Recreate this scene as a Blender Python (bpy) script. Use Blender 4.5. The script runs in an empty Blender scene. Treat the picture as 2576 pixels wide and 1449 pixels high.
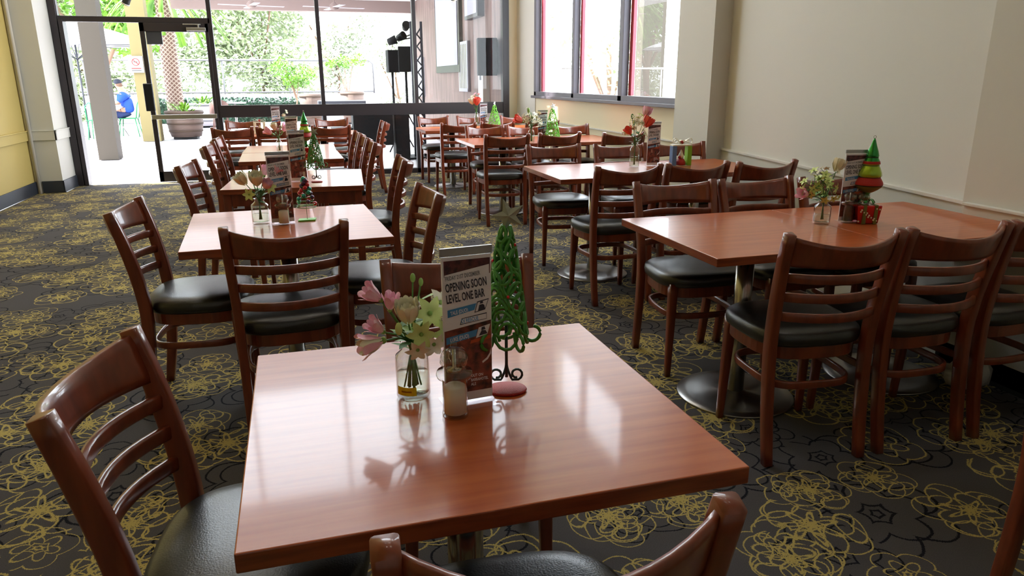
import bpy, bmesh, math, random
from mathutils import Vector, Matrix, Euler
random.seed(7)
PI = math.pi
R = math.radians
SC = bpy.context.scene
COL = SC.collection

# ------------------------------------------------------------------ materials
MATS = {}
def srgb(c):
    return tuple(((v/255)/12.92 if v/255 <= .04045 else ((v/255+.055)/1.055)**2.4) for v in c)
def mat(name, c, rough=.5, metal=0, coat=0, spec=.5, noise=None, bump=None, emit=None, alpha=None):
    m = bpy.data.materials.new(name); m.use_nodes = True
    nt = m.node_tree; b = nt.nodes['Principled BSDF']
    col = srgb(c)+(1,)
    b.inputs['Base Color'].default_value = col
    b.inputs['Roughness'].default_value = rough
    b.inputs['Metallic'].default_value = metal
    b.inputs['Coat Weight'].default_value = coat
    b.inputs['Coat Roughness'].default_value = .08
    b.inputs['Specular IOR Level'].default_value = spec
    if emit: 
        b.inputs['Emission Color'].default_value = srgb(emit[0])+(1,); b.inputs['Emission Strength'].default_value = emit[1]
    if noise:   # (scale xyz, second colour, detail)
        tc = nt.nodes.new('ShaderNodeTexCoord'); mp = nt.nodes.new('ShaderNodeMapping')
        mp.inputs['Scale'].default_value = noise[0]
        nz = nt.nodes.new('ShaderNodeTexNoise'); nz.inputs['Scale'].default_value = 1; nz.inputs['Detail'].default_value = noise[2]
        rp = nt.nodes.new('ShaderNodeValToRGB'); rp.color_ramp.elements[0].color = col; rp.color_ramp.elements[0].position = .35
        rp.color_ramp.elements[1].color = srgb(noise[1])+(1,); rp.color_ramp.elements[1].position = .68
        L = nt.links.new
        L(tc.outputs['Object'], mp.inputs[0]); L(mp.outputs[0], nz.inputs['Vector']); L(nz.outputs[0], rp.inputs[0]); L(rp.outputs[0], b.inputs['Base Color'])
    if bump:    # (scale, strength)
        tc = nt.nodes.new('ShaderNodeTexCoord'); nz = nt.nodes.new('ShaderNodeTexNoise'); nz.inputs['Scale'].default_value = bump[0]
        bp = nt.nodes.new('ShaderNodeBump'); bp.inputs['Strength'].default_value = bump[1]; bp.inputs['Distance'].default_value = .002
        nt.links.new(tc.outputs['Object'], nz.inputs['Vector']); nt.links.new(nz.outputs[0], bp.inputs['Height']); nt.links.new(bp.outputs[0], b.inputs['Normal'])
    MATS[name] = m
    return m
def glass(name, tint=(1,1,1), ior=1.45, rough=0.0, boost=1.0):
    m = bpy.data.materials.new(name); m.use_nodes = True; nt = m.node_tree
    nt.nodes.clear(); o = nt.nodes.new('ShaderNodeOutputMaterial')
    t = nt.nodes.new('ShaderNodeBsdfTransparent'); t.inputs[0].default_value = tint+(1,)
    g = nt.nodes.new('ShaderNodeBsdfGlossy'); g.inputs['Roughness'].default_value = rough
    f = nt.nodes.new('ShaderNodeFresnel'); f.inputs[0].default_value = ior
    mu = nt.nodes.new('ShaderNodeMath'); mu.operation = 'MULTIPLY'; mu.inputs[1].default_value = boost; mu.use_clamp = True
    x = nt.nodes.new('ShaderNodeMixShader'); L = nt.links.new
    ge = nt.nodes.new('ShaderNodeNewGeometry'); bf = nt.nodes.new('ShaderNodeMath'); bf.operation = 'SUBTRACT'; bf.inputs[0].default_value = 1; L(ge.outputs['Backfacing'], bf.inputs[1])
    m2 = nt.nodes.new('ShaderNodeMath'); m2.operation = 'MULTIPLY'; L(f.outputs[0], mu.inputs[0]); L(mu.outputs[0], m2.inputs[0]); L(bf.outputs[0], m2.inputs[1]); L(m2.outputs[0], x.inputs[0]); L(t.outputs[0], x.inputs[1]); L(g.outputs[0], x.inputs[2]); L(x.outputs[0], o.inputs[0])
    MATS[name] = m; return m

mat('chair_wood', (130,58,33), .32, coat=.5, noise=((30,30,5),(104,42,23),4))
mat('table_wood', (188,100,52), .30, coat=.36, spec=.35, noise=((3,40,40),(168,80,40),5))
mat('table_edge', (156,76,38), .35, coat=.5, noise=((6,6,60),(118,50,24),4))
MATS['table_wood'].node_tree.nodes['Principled BSDF'].inputs['Coat Roughness'].default_value = .07
mat('vinyl', (24,25,26), .33, spec=.8, bump=(260,.25))
mat('steel', (168,165,160), .2, metal=1)
mat('steel_disc', (150,148,145), .28, metal=1)
mat('wall_yellow', (190,168,98), .75, bump=(60,.05))
mat('wall_cream', (206,205,198), .75, bump=(60,.05))
mat('wall_tan', (224,214,184), .75, bump=(60,.05))
mat('ceiling_white', (225,222,214), .8)
mat('frame_dark', (44,38,42), .4)
mat('window_frame', (84,78,88), .45)
mat('frame_red', (176,70,86), .5)
mat('skirting', (44,50,60), .55)
mat('pipe_white', (214,208,196), .5)
mat('steel_trim', (190,190,190), .3, metal=1)
mat('black', (20,20,22), .6, spec=.25)
mat('dark_grey', (58,60,68), .5)
mat('white', (236,236,234), .5)
mat('cream_petal', (238,232,206), .6)
mat('pink_petal', (246,176,206), .6, noise=((40,40,40),(250,214,226),2))
mat('coral_petal', (236,96,80), .6)
mat('lime_petal', (205,222,140), .6)
mat('leaf', (70,120,44), .55)
mat('leaf_pale', (132,168,84), .55)
mat('stem', (78,122,56), .5)
mat('green_wire', (60,136,42), .42, coat=.3)
mat('lime_wire', (120,200,60), .45)
mat('metal_green', (30,150,62), .22, metal=.7, coat=.8)
mat('metal_lime', (160,196,50), .25, metal=.6, coat=.8)
mat('metal_red', (196,30,30), .25, metal=.6, coat=.8)
mat('glitter_red', (186,38,34), .5, bump=(900,.8))
mat('olive', (110,110,50), .4)
mat('dark_band', (24,40,20), .5)
mat('star_silver', (170,175,160), .45, metal=.3, bump=(900,.6))
mat('dark_teal', (24,52,50), .4, coat=.4)
mat('bauble_teal', (20,150,130), .2, metal=.5, coat=.8)
mat('bauble_red', (190,30,46), .2, metal=.5, coat=.8)
mat('bauble_purple', (70,30,80), .2, metal=.5, coat=.8)
mat('salt', (232,228,220), .8)
mat('pepper', (38,30,28), .8, noise=((300,300,300),(70,56,48),2))
mat('yellow_label', (222,196,20), .5)
mat('label_ink', (150,96,16), .6)
mat('paper', (244,245,250), .45)
mat('ink', (50,56,76), .5)
mat('ink_grey', (120,126,140), .5)
mat('cyan', (70,150,210), .5)
mat('poster_photo', (40,28,32), .5, noise=((45,45,45),(170,84,66),4))
mat('poster_photo_top', (120,60,60), .5, noise=((70,70,70),(30,24,34),4))
mat('orange_strip', (196,84,44), .5)
mat('skin_print', (190,140,124), .6)
mat('ribbon_white', (226,222,196), .4)
mat('green_ribbon', (130,190,40), .4)
mat('blue_ribbon', (96,130,180), .4)
mat('grey_wood', (124,102,94), .65, noise=((1.5,9,1.2),(94,76,69),6))
mat('rail_grey', (88,86,88), .5)
mat('deck_tile', (200,197,201), .4, noise=((1,6,1),(180,176,182),3))
mat('soffit', (244,243,246), .8)
mat('beam_pink', (130,112,106), .7)
mat('column_brown_shaded', (56,49,40), .8)  # brown darkened: shade of a roof overhead is put into the colour
mat('column_yellow_shaded', (106,95,58), .8)  # yellow darkened likewise, roof shade painted into the base colour
mat('screen_white', (158,157,166), .6)
mat('barrel', (92,72,62), .7, noise=((1,1,26),(66,50,43),3))
mat('pot_white', (168,160,164), .6)
mat('soil', (60,44,32), .9)
mat('foliage_near', (112,160,36), .6, noise=((2,2,2),(66,112,24),2))
mat('foliage_far_haze', (140,156,112), .7, noise=((.8,.8,.8),(184,192,160),3))  # leaf green paled and greyed, haze painted into the colour
mat('foliage_pale_haze', (172,180,156), .7, noise=((1,1,1),(200,204,190),3))  # paler still, stronger haze put into the leaf colour
mat('hedge', (46,78,56), .7, noise=((3,3,3),(30,58,44),3))
mat('bark', (120,92,74), .8)
mat('lattice_trunk', (140,124,110), .7)
mat('green_chair', (36,130,78), .5)
mat('table_white', (150,150,152), .5)
mat('blue_shirt', (36,80,190), .8)
mat('navy', (36,50,96), .8)
mat('skin', (196,146,120), .6)
mat('cap_dark', (40,44,60), .7)
mat('umbrella_cloth', (214,216,224), .8)
mat('sign_white', (150,146,146), .5)
mat('sign_red', (150,30,24), .5)
mat('sign_black', (16,14,14), .5)
mat('brown_rattan', (84,46,36), .6)
mat('fill_glow', (255,240,214), .5, emit=((255,244,232),2.0))  # glow of the added fill lamps overhead
mat('concrete', (196,196,200), .8)
mat('plastic_bag', (206,204,200), .3)
glass('pane', (.97,.98,.98))
glass('clear', (.955,.975,.965), 1.5, .02, 2.4)
glass('water', (.94,.96,.90), 1.33)
glass('acrylic', (.99,.99,1), 1.45, .02, .7)
# gloss for lattice trunk: diagonal cross hatch
def hatch(m, c2, s):
    nt = m.node_tree; b = nt.nodes['Principled BSDF']; L = nt.links.new
    tc = nt.nodes.new('ShaderNodeTexCoord'); sp = nt.nodes.new('ShaderNodeSeparateXYZ'); L(tc.outputs['Object'], sp.inputs[0])
    outs = []
    for sg in (1, -1):
        a = nt.nodes.new('ShaderNodeMath'); a.operation = 'MULTIPLY'; a.inputs[1].default_value = sg; L(sp.outputs[0], a.inputs[0])
        d = nt.nodes.new('ShaderNodeMath'); d.operation = 'ADD'; L(a.outputs[0], d.inputs[0]); L(sp.outputs[2], d.inputs[1])
        e = nt.nodes.new('ShaderNodeMath'); e.operation = 'MULTIPLY'; e.inputs[1].default_value = s; L(d.outputs[0], e.inputs[0])
        f = nt.nodes.new('ShaderNodeMath'); f.operation = 'FRACT'; L(e.outputs[0], f.inputs[0])
        g = nt.nodes.new('ShaderNodeMath'); g.operation = 'LESS_THAN'; g.inputs[1].default_value = .3; L(f.outputs[0], g.inputs[0]); outs.append(g)
    mx = nt.nodes.new('ShaderNodeMath'); mx.operation = 'MAXIMUM'; L(outs[0].outputs[0], mx.inputs[0]); L(outs[1].outputs[0], mx.inputs[1])
    mi = nt.nodes.new('ShaderNodeMix'); mi.data_type = 'RGBA'; L(mx.outputs[0], mi.inputs[0])
    mi.inputs[6].default_value = srgb(c2)+(1,); mi.inputs[7].default_value = b.inputs['Base Color'].default_value
    L(mi.outputs[2], b.inputs['Base Color'])
hatch(MATS['lattice_trunk'], (84,56,44), 9)

def carpet_material():
    m = bpy.data.materials.new('carpet'); m.use_nodes = True; nt = m.node_tree; N = nt.nodes; L = nt.links.new
    b = N['Principled BSDF']; b.inputs['Roughness'].default_value = .95; b.inputs['Specular IOR Level'].default_value = .1
    def M(op, a, c=None, d=None):
        n = N.new('ShaderNodeMath'); n.operation = op
        for i, v in enumerate((a, c, d)):
            if v is None: continue
            if isinstance(v, (int, float)): n.inputs[i].default_value = v
            else: L(v, n.inputs[i])
        return n.outputs[0]
    tc = N.new('ShaderNodeTexCoord')
    nz = N.new('ShaderNodeTexNoise'); nz.inputs['Scale'].default_value = 4.2; nz.inputs['Detail'].default_value = 2; L(tc.outputs['Object'], nz.inputs['Vector'])
    vs = N.new('ShaderNodeVectorMath'); vs.operation = 'SUBTRACT'; L(nz.outputs['Color'], vs.inputs[0]); vs.inputs[1].default_value = (.5,.5,.5)
    vm = N.new('ShaderNodeVectorMath'); vm.operation = 'SCALE'; L(vs.outputs[0], vm.inputs[0]); vm.inputs['Scale'].default_value = .085
    va = N.new('ShaderNodeVectorMath'); va.operation = 'ADD'; L(tc.outputs['Object'], va.inputs[0]); L(vm.outputs[0], va.inputs[1])
    P = va.outputs[0]
    # fine ragged edge
    nf = N.new('ShaderNodeTexNoise'); nf.inputs['Scale'].default_value = 260; nf.inputs['Detail'].default_value = 1; L(tc.outputs['Object'], nf.inputs['Vector'])
    rag = M('MULTIPLY', M('SUBTRACT', nf.outputs[0], .5), .0085)
    def layer(scale, off, size, petals, w, rnd=.55):
        mp = N.new('ShaderNodeMapping'); mp.inputs['Location'].default_value = off; L(P, mp.inputs[0])
        vo = N.new('ShaderNodeTexVoronoi'); vo.voronoi_dimensions = '2D'; vo.inputs['Scale'].default_value = scale; vo.inputs['Randomness'].default_value = rnd; L(mp.outputs[0], vo.inputs['Vector'])
        su = N.new('ShaderNodeVectorMath'); su.operation = 'SUBTRACT'; L(mp.outputs[0], su.inputs[0]); L(vo.outputs['Position'], su.inputs[1])
        sp = N.new('ShaderNodeSeparateXYZ'); L(su.outputs[0], sp.inputs[0])
        sc = N.new('ShaderNodeSeparateColor'); L(vo.outputs['Color'], sc.inputs[0])
        x, y = sp.outputs[0], sp.outputs[1]
        r = M('SQRT', M('ADD', M('MULTIPLY', x, x), M('MULTIPLY', y, y)))
        r = M('DIVIDE', r, M('ADD', .75, M('MULTIPLY', sc.outputs[1], .45)))
        th = M('ADD', M('ARCTAN2', y, x), M('MULTIPLY', sc.outputs[0], 6.283))
        outs = []
        for (n, ph, c, a, bb) in petals:
            seg = 2*PI/n
            f = M('SUBTRACT', M('MODULO', M('ADD', M('ADD', th, ph), 62.83), seg), seg/2)
            px = M('MULTIPLY', r, M('COSINE', f)); py = M('MULTIPLY', r, M('SINE', f))
            ex = M('DIVIDE', M('SUBTRACT', px, c*size), a*size); ey = M('DIVIDE', py, bb*size)
            e = M('SQRT', M('ADD', M('MULTIPLY', ex, ex), M('MULTIPLY', ey, ey)))
            d = M('MULTIPLY', M('ABSOLUTE', M('SUBTRACT', e, 1.0)), min(a, bb)*size)
            outs.append(M('LESS_THAN', M('ADD', d, rag), w))
        o = outs[0]
        for k in outs[1:]: o = M('MAXIMUM', o, k)
        return o
    pet = [(5, 0, .60, .40, .42), (5, .62, .42, .30, .26), (7, .2, .26, .22, .06), (3, 1.1, .70, .26, .40)]
    yl = M('MAXIMUM', layer(2.75, (0,0,0), .165, pet, .0028, .8), layer(2.3, (3.37,1.71,0), .145, [(5, 0, .60, .40, .44), (6, .5, .34, .26, .16)], .0025, .85))
    dk = layer(2.4, (7.1,4.4,0), .20, [(6, .3, .60, .40, .34), (5, 1.0, .42, .34, .3)], .0034)
    def mix(fac, c1, c2):
        x = N.new('ShaderNodeMix'); x.data_type = 'RGBA'; L(fac, x.inputs[0])
        for i, c in ((6, c1), (7, c2)):
            if isinstance(c, tuple): x.inputs[i].default_value = srgb(c)+(1,)
            else: L(c, x.inputs[i])
        return x.outputs[2]
    nb = N.new('ShaderNodeTexNoise'); nb.inputs['Scale'].default_value = 300; L(tc.outputs['Object'], nb.inputs['Vector'])
    base = mix(nb.outputs[0], (62,60,61), (88,85,86))
    c = mix(dk, base, (22,23,30))
    yc = mix(nb.outputs[0], (148,132,74), (188,170,104))
    c = mix(yl, c, yc)
    L(c, b.inputs['Base Color'])
    bp = N.new('ShaderNodeBump'); bp.inputs['Strength'].default_value = .3; bp.inputs['Distance'].default_value = .003; L(nb.outputs[0], bp.inputs['Height']); L(bp.outputs[0], b.inputs['Normal'])
    MATS['carpet'] = m
carpet_material()

# ------------------------------------------------------------------ mesh helpers
class MB:
    """collects shapes; build() links them as one mesh object"""
    def __init__(s): s.v = []; s.f = []; s.m = []; s.mats = []; s.sm = []
    def mi(s, m):
        if m not in s.mats: s.mats.append(m)
        return s.mats.index(m)
    def add(s, vs, fs, m, smooth=False):
        o = len(s.v); k = s.mi(m); s.v += [tuple(v) for v in vs]
        for f in fs: s.f.append([i+o for i in f]); s.m.append(k); s.sm.append(smooth)
    def box(s, x0, x1, y0, y1, z0, z1, m, rz=0, c=None):
        vs = [(x,y,z) for x in (x0,x1) for y in (y0,y1) for z in (z0,z1)]
        if rz:
            cx, cy = c if c else ((x0+x1)/2, (y0+y1)/2); C, S = math.cos(rz), math.sin(rz)
            vs = [(cx+(x-cx)*C-(y-cy)*S, cy+(x-cx)*S+(y-cy)*C, z) for x,y,z in vs]
        s.add(vs, [(0,1,3,2),(4,6,7,5),(0,4,5,1),(2,3,7,6),(0,2,6,4),(1,5,7,3)], m)
    def prism(s, poly, z0, z1, m):
        n = len(poly); vs = [(x,y,z0) for x,y in poly]+[(x,y,z1) for x,y in poly]
        s.add(vs, [tuple(range(n))[::-1], tuple(range(n,2*n))]+[(i,(i+1)%n,n+(i+1)%n,n+i) for i in range(n)], m)
    def lathe(s, prof, m, n=24, c=(0,0,0), sx=1, sy=1, mats=None, smooth=True):
        rings = len(prof); vs = []
        for r, z in prof:
            for k in range(n):
                a = 2*PI*k/n; vs.append((c[0]+r*math.cos(a)*sx, c[1]+r*math.sin(a)*sy, c[2]+z))
        for i in range(rings-1):
            mm = mats[i] if mats else m
            fs = [(i*n+k, i*n+(k+1)%n, (i+1)*n+(k+1)%n, (i+1)*n+k) for k in range(n)]
            base = len(s.v)
            if i == 0: s._vo = base; s.v += [tuple(v) for v in vs]
            kk = s.mi(mm)
            for f in fs: s.f.append([q+s._vo for q in f]); s.m.append(kk); s.sm.append(smooth)
        kk = s.mi(mats[0] if mats else m)
        if prof[0][0] > 1e-5: s.f.append([s._vo+k for k in range(n)][::-1]); s.m.append(kk); s.sm.append(False)
        kk = s.mi(mats[-1] if mats else m)
        if prof[-1][0] > 1e-5: s.f.append([s._vo+(rings-1)*n+k for k in range(n)]); s.m.append(kk); s.sm.append(False)
    def sweep(s, path, sec, m, up=(0,0,1), closed=False, smooth=True, cap=True):
        """path: points; sec: list of (u,v) or function(t)->list; u across, v along 'up'-ish"""
        P = [Vector(p) for p in path]; n = len(P); up = Vector(up); vs = []; ns = None
        for i, p in enumerate(P):
            if closed: t = P[(i+1)%n]-P[i-1]
            else: t = P[min(i+1,n-1)]-P[max(i-1,0)]
            t.normalize(); a = t.cross(up)
            if a.length < 1e-4: a = t.cross(Vector((0,1,0.01)))
            a.normalize(); b = a.cross(t).normalized()
            q = sec(i/(n-1)) if callable(sec) else sec
            ns = len(q)
            for u, v in q: vs.append(p+a*u+b*v)
        fs = []
        for i in range(n if closed else n-1):
            j = (i+1)%n
            for k in range(ns): fs.append((i*ns+k, j*ns+k, j*ns+(k+1)%ns, i*ns+(k+1)%ns))
        if cap and not closed: fs += [tuple(range(ns)), tuple(range((n-1)*ns, n*ns))[::-1]]
        s.add(vs, fs, m, smooth)
    def tube(s, path, r, m, k=8, closed=False, up=(0,0,1)):
        if callable(r): sec = lambda t: [(r(t)*math.cos(2*PI*i/k), r(t)*math.sin(2*PI*i/k)) for i in range(k)]
        else: sec = [(r*math.cos(2*PI*i/k), r*math.sin(2*PI*i/k)) for i in range(k)]
        s.sweep(path, sec, m, up, closed)
    def ball(s, c, r, m, n=12, sz=1, sx=1, sy=1):
        k = max(6, n//2); s.lathe([(max(1e-6, r*math.sin(PI*i/k)), -r*sz*math.cos(PI*i/k)) for i in range(k+1)], m, n, c, sx, sy)
    def text(s, body, size, m, x, z, y, sx=.7, ang=0, align='LEFT'):
        cu = bpy.data.curves.new('t', 'FONT'); cu.body = body; cu.size = size; cu.align_x = align; cu.offset = size*.022; cu.resolution_u = 2
        o = bpy.data.objects.new('t', cu); COL.objects.link(o); dg = bpy.context.evaluated_depsgraph_get()
        me = bpy.data.meshes.new_from_object(o.evaluated_get(dg))
        C, S = math.cos(ang), math.sin(ang)
        vs = [(x+(v.co.x*sx)*C-v.co.y*S, y, z+(v.co.x*sx)*S+v.co.y*C) for v in me.vertices]
        s.add(vs, [tuple(p.vertices) for p in me.polygons], m)
        bpy.data.objects.remove(o); bpy.data.curves.remove(cu); bpy.data.meshes.remove(me)
    def build(s, name, parent=None, bevel=0, loc=None, seg=2):
        me = bpy.data.meshes.new(name); me.from_pydata(s.v, [], s.f)
        for m in s.mats: me.materials.append(MATS[m])
        me.polygons.foreach_set('material_index', s.m); me.polygons.foreach_set('use_smooth', s.sm)
        me.update()
        o = bpy.data.objects.new(name, me); COL.objects.link(o); o.parent = parent
        if bevel:
            b = o.modifiers.new('bevel', 'BEVEL'); b.width = bevel; b.segments = seg; b.limit_method = 'ANGLE'; b.angle_limit = R(40)
        if loc: o.location = loc
        return o
def rrect(w, h, r, n=3):
    q = []
    for cx, cy, a0 in ((w/2-r,h/2-r,0),(-w/2+r,h/2-r,90),(-w/2+r,-h/2+r,180),(w/2-r,-h/2+r,270)):
        for i in range(n+1): a = R(a0+90*i/n); q.append((cx+r*math.cos(a), cy+r*math.sin(a)))
    return q
def smoothpath(pts, n=16):
    P = [Vector(p) for p in pts]; P = [2*P[0]-P[1]]+P+[2*P[-1]-P[-2]]; out = []
    m = len(P)-3
    for k in range(n+1):
        t = k/n*m; i = min(int(t), m-1); u = t-i; a,b,c,d = P[i:i+4]
        out.append(.5*((2*b)+(c-a)*u+(2*a-5*b+4*c-d)*u*u+(3*b-a-3*c+d)*u**3))
    return out
def tag(o, label=None, cat=None, group=None, kind=None):
    if label: o['label'] = label
    if cat: o['category'] = cat
    if group: o['group'] = group
    if kind: o['kind'] = kind
    return o
def empty(name, loc=(0,0,0), rz=0, label=None, cat=None, group=None):
    o = bpy.data.objects.new(name, None); COL.objects.link(o); o.location = loc; o.rotation_euler = (0,0,rz); o.empty_display_size = .1
    return tag(o, label, cat, group)
def copy_tree(o, parent=None):
    c = o.copy(); COL.objects.link(c); c.parent = parent
    for k in ('label','category','group'):
        if parent is None and k in c.keys(): del c[k]
    for ch in list(CH.get(o.name, [])): copy_tree(ch, c)
    return c
CH = {}
def index_children():
    CH.clear()
    for o in bpy.data.objects:
        if o.parent: CH.setdefault(o.parent.name, []).append(o)
def struct(o): return tag(o, kind='structure')

# ------------------------------------------------------------------ room shell
H = 7.2; FY = 11.08     # room height, facade line
mb = MB(); mb.prism([(-3.19,-4.2),(3.02,-4.2),(3.02,2.66),(3.44,5.42),(3.5,5.42),(3.5,11.08),(-3.19,11.08)], -.08, 0, 'carpet'); struct(mb.build('floor'))
mb = MB(); mb.box(-3.4,3.8,-4.4,11.3,H,H+.1,'ceiling_white'); struct(mb.build('ceiling'))
mb = MB(); mb.box(-3.39,-3.19,-4.2,11.2,-.08,H,'wall_yellow'); struct(mb.build('wall_left'))
mb = MB(); mb.box(-3.39,3.8,-4.4,-4.2,-.08,H,'wall_cream'); struct(mb.build('wall_back'))
mb = MB()
mb.box(3.0,3.4,-4.2,2.66,-.08,H,'wall_cream')
mb.prism([(3.03,2.66),(3.44,5.42),(3.7,5.42),(3.7,2.66)], -.08, H, 'wall_cream')
struct(mb.build('wall_right'))
mb = MB(); mb.box(3.28,3.7,5.42,6.0,-.08,H,'wall_cream'); struct(mb.build('wall_pillar'))
# niche wall with the two windows (lower y 6.33-10.46, upper y 7.5-9.3)
WX0, WX1 = 3.45, 3.65
mb = MB()
mb.box(WX0,WX1,6.0,11.2,-.08,1.15,'wall_tan')
mb.box(WX0,WX1,6.0,6.12,1.15,3.2,'wall_tan'); mb.box(WX0,WX1,10.47,11.2,1.15,3.2,'wall_cream')
mb.box(WX0,WX1,6.0,11.2,3.2,3.85,'wall_tan')
mb.box(WX0,WX1,6.0,7.1,3.85,4.9,'wall_tan'); mb.box(WX0,WX1,9.7,11.2,3.85,4.9,'wall_tan')
mb.box(WX0,WX1,6.0,11.2,4.9,H,'wall_tan')
struct(mb.build('wall_window'))
mb = MB(); mb.prism([(3.33,11.1),(3.44,10.5),(3.46,10.5),(3.46,11.1)], 0, H, 'wall_cream'); struct(mb.build('wall_splay'))
mb = MB(); mb.box(3.20,3.45,FY+.0,FY+.2,0,H,'wall_tan'); struct(mb.build('wall_corner'))
mb = MB(); mb.box(-3.19,-2.887,10.45,11.04,0,H,'wall_cream'); struct(mb.build('wall_post'))
# facade: solid band between the lower and the upper glazing, top band
mb = MB()
mb.box(-3.19,3.3,FY,FY+.2,3.25,4.75,'wall_cream'); mb.box(-3.19,3.3,FY,FY+.2,6.85,H,'wall_cream'); mb.box(-3.19,-2.87,FY,FY+.2,0,H,'wall_cream')
struct(mb.build('wall_front'))
# facade frames
mb = MB(); w = .055
def post(x, z0, z1, ww=w, d=.09): mb.box(x-ww/2,x+ww/2,FY-.02,FY-.02+d,z0,z1,'frame_dark')
for x in (-2.83,-.985,.425,1.775,3.16): post(x,0,3.25,.075 if x in (-2.83,3.16) else .055); post(x,4.75,6.85)
mb.box(-2.79,-2.74,FY-.05,FY+.13,0,2.12,'frame_dark'); mb.box(-2.885,-2.80,FY-.045,FY-.01,0,3.25,'frame_dark')
mb.box(-2.87,3.2,FY-.02,FY+.07,3.18,3.25,'frame_dark'); mb.box(-2.87,3.2,FY-.02,FY+.07,4.75,4.83,'frame_dark'); mb.box(-2.87,3.2,FY-.02,FY+.07,6.78,6.85,'frame_dark')
mb.box(-2.83,-.985,FY-.02,FY+.07,2.10,2.17,'frame_dark')
mb.box(-.985,3.16,FY-.03,FY+.08,.865,1.03,'frame_dark')
mb.box(-.985,3.16,FY-.02,FY+.07,0,.07,'frame_dark')
mb.box(3.10,3.2,FY-.04,FY+.08,0,3.25,'frame_dark')
struct(mb.build('window_1', bevel=.004))
mb = MB()
for x0,x1 in ((-.96,.40),(.45,1.75),(1.80,3.12)):
    for z0,z1 in ((.07,.865),(1.03,3.18)): mb.box(x0,x1,FY+.02,FY+.026,z0,z1,'pane')
mb.box(-2.80,-1.01,FY+.02,FY+.026,2.17,3.18,'pane')
for x0,x1 in ((-2.8,-1.01),(-.96,.40),(.45,1.75),(1.80,3.12)): mb.box(x0,x1,FY+.02,FY+.026,4.83,6.78,'pane')
struct(mb.build('window_2'))
# door leaf (right of the opening) with its parts
d = empty('door_1', (0,0,0)); struct(d)
mb = MB()
mb.box(-1.86,-1.80,FY-.03,FY+.02,.01,2.10,'frame_dark'); mb.box(-1.055,-1.01,FY-.03,FY+.02,.01,2.10,'frame_dark')
mb.box(-1.86,-1.01,FY-.03,FY+.02,1.99,2.10,'frame_dark'); mb.box(-1.86,-1.01,FY-.03,FY+.02,.01,.15,'frame_dark')
o = mb.build('door_frame', d, bevel=.004)
mb = MB(); mb.box(-1.80,-1.055,FY-.008,FY-.002,.15,1.99,'pane'); mb.build('door_glass', o)
mb = MB(); mb.box(-1.85,-1.02,FY-.085,FY-.05,.86,.92,'steel_trim'); mb.box(-1.83,-1.79,FY-.06,FY-.03,.87,.91,'frame_dark'); mb.box(-1.07,-1.03,FY-.06,FY-.03,.87,.91,'frame_dark'); mb.build('push_bar', d, bevel=.005)
mb = MB(); mb.box(-1.90,-1.79,FY-.10,FY-.03,.97,1.33,'black'); mb.build('lock_case', o, bevel=.01)
mb = MB(); mb.box(-1.28,-1.04,FY-.09,FY-.03,2.0,2.045,'steel_trim'); mb.box(-1.32,-1.10,FY-.075,FY-.06,2.075,2.09,'steel_trim',rz=.0); mb.box(-1.14,-1.12,FY-.08,FY-.05,2.03,2.09,'steel_trim'); mb.build('door_closer', o, bevel=.004)
mb = MB(); mb.box(-1.79,-1.60,FY-.01,FY+.03,1.83,1.99,'dark_grey'); mb.build('top_plate', d)
# right-hand windows
mb = MB(); fx0, fx1 = WX0-.03, WX0+.05
mb.box(fx0,fx1,6.1,10.5,1.12,1.19,'window_frame'); mb.box(fx0,fx1,6.1,10.5,3.14,3.22,'window_frame')
for y,hw in ((10.46,.045),(8.93,.04),(7.50,.05),(6.13,.04)): mb.box(fx0,fx1,y-hw,y+hw,1.12,3.2,'window_frame')
mb.box(fx0-.05,fx1,6.05,10.5,1.10,1.135,'window_frame')
for y0,y1 in ((10.34,10.415),(8.83,8.89),(7.38,7.45)): mb.box(fx1,fx1+.04,y0,y1,1.19,3.14,'frame_red')
struct(mb.build('window_3', bevel=.004))
mb = MB(); mb.box(WX0+.055,WX0+.06,6.17,10.42,1.19,3.14,'pane'); struct(mb.build('window_4'))
mb = MB(); mb.box(fx0,fx1,7.06,9.74,3.81,3.89,'window_frame'); mb.box(fx0,fx1,7.06,9.74,4.86,4.94,'window_frame')
for y in (7.1,8.4,9.7): mb.box(fx0,fx1,y-.04,y+.04,3.85,4.9,'window_frame')
mb.box(WX0+.02,WX0+.026,7.1,9.7,3.89,4.86,'pane')
struct(mb.build('window_5', bevel=.004))
# skirtings and chair rails
def base(n, *boxes):
    mb = MB()
    for b in boxes: mb.box(*b)
    return struct(mb.build(n, bevel=.003))
base('baseboard_left', (-3.19,-3.172,-4.2,10.45,.006,.15,'skirting'))
base('baseboard_post', (-3.12,-2.875,10.432,10.45,.006,.15,'skirting'), (-2.887,-2.87,10.432,11.04,.006,.15,'skirting'))
base('baseboard_strip', (-3.172,-3.166,-4.2,10.43,0,.008,'steel_trim'), (-2.87,-2.862,10.44,11.04,0,.008,'steel_trim'))
base('baseboard_right', (2.985,3.0,-4.2,2.66,0,.12,'skirting'), (3.435,3.45,6.0,10.6,0,.12,'skirting'))
base('trim_1', (-3.19,-3.170,-4.2,10.45,.655,.765,'wall_yellow'), (-3.19,-3.162,-4.2,10.45,.765,.78,'wall_yellow'))
base('trim_2', (-3.19,-2.867,10.43,10.45,.655,.765,'wall_cream'), (-2.887,-2.867,10.43,11.04,.655,.765,'wall_cream'), (-3.19,-2.86,10.425,10.45,.765,.778,'wall_cream'), (-2.887,-2.86,10.425,11.05,.765,.778,'wall_cream'))
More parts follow.
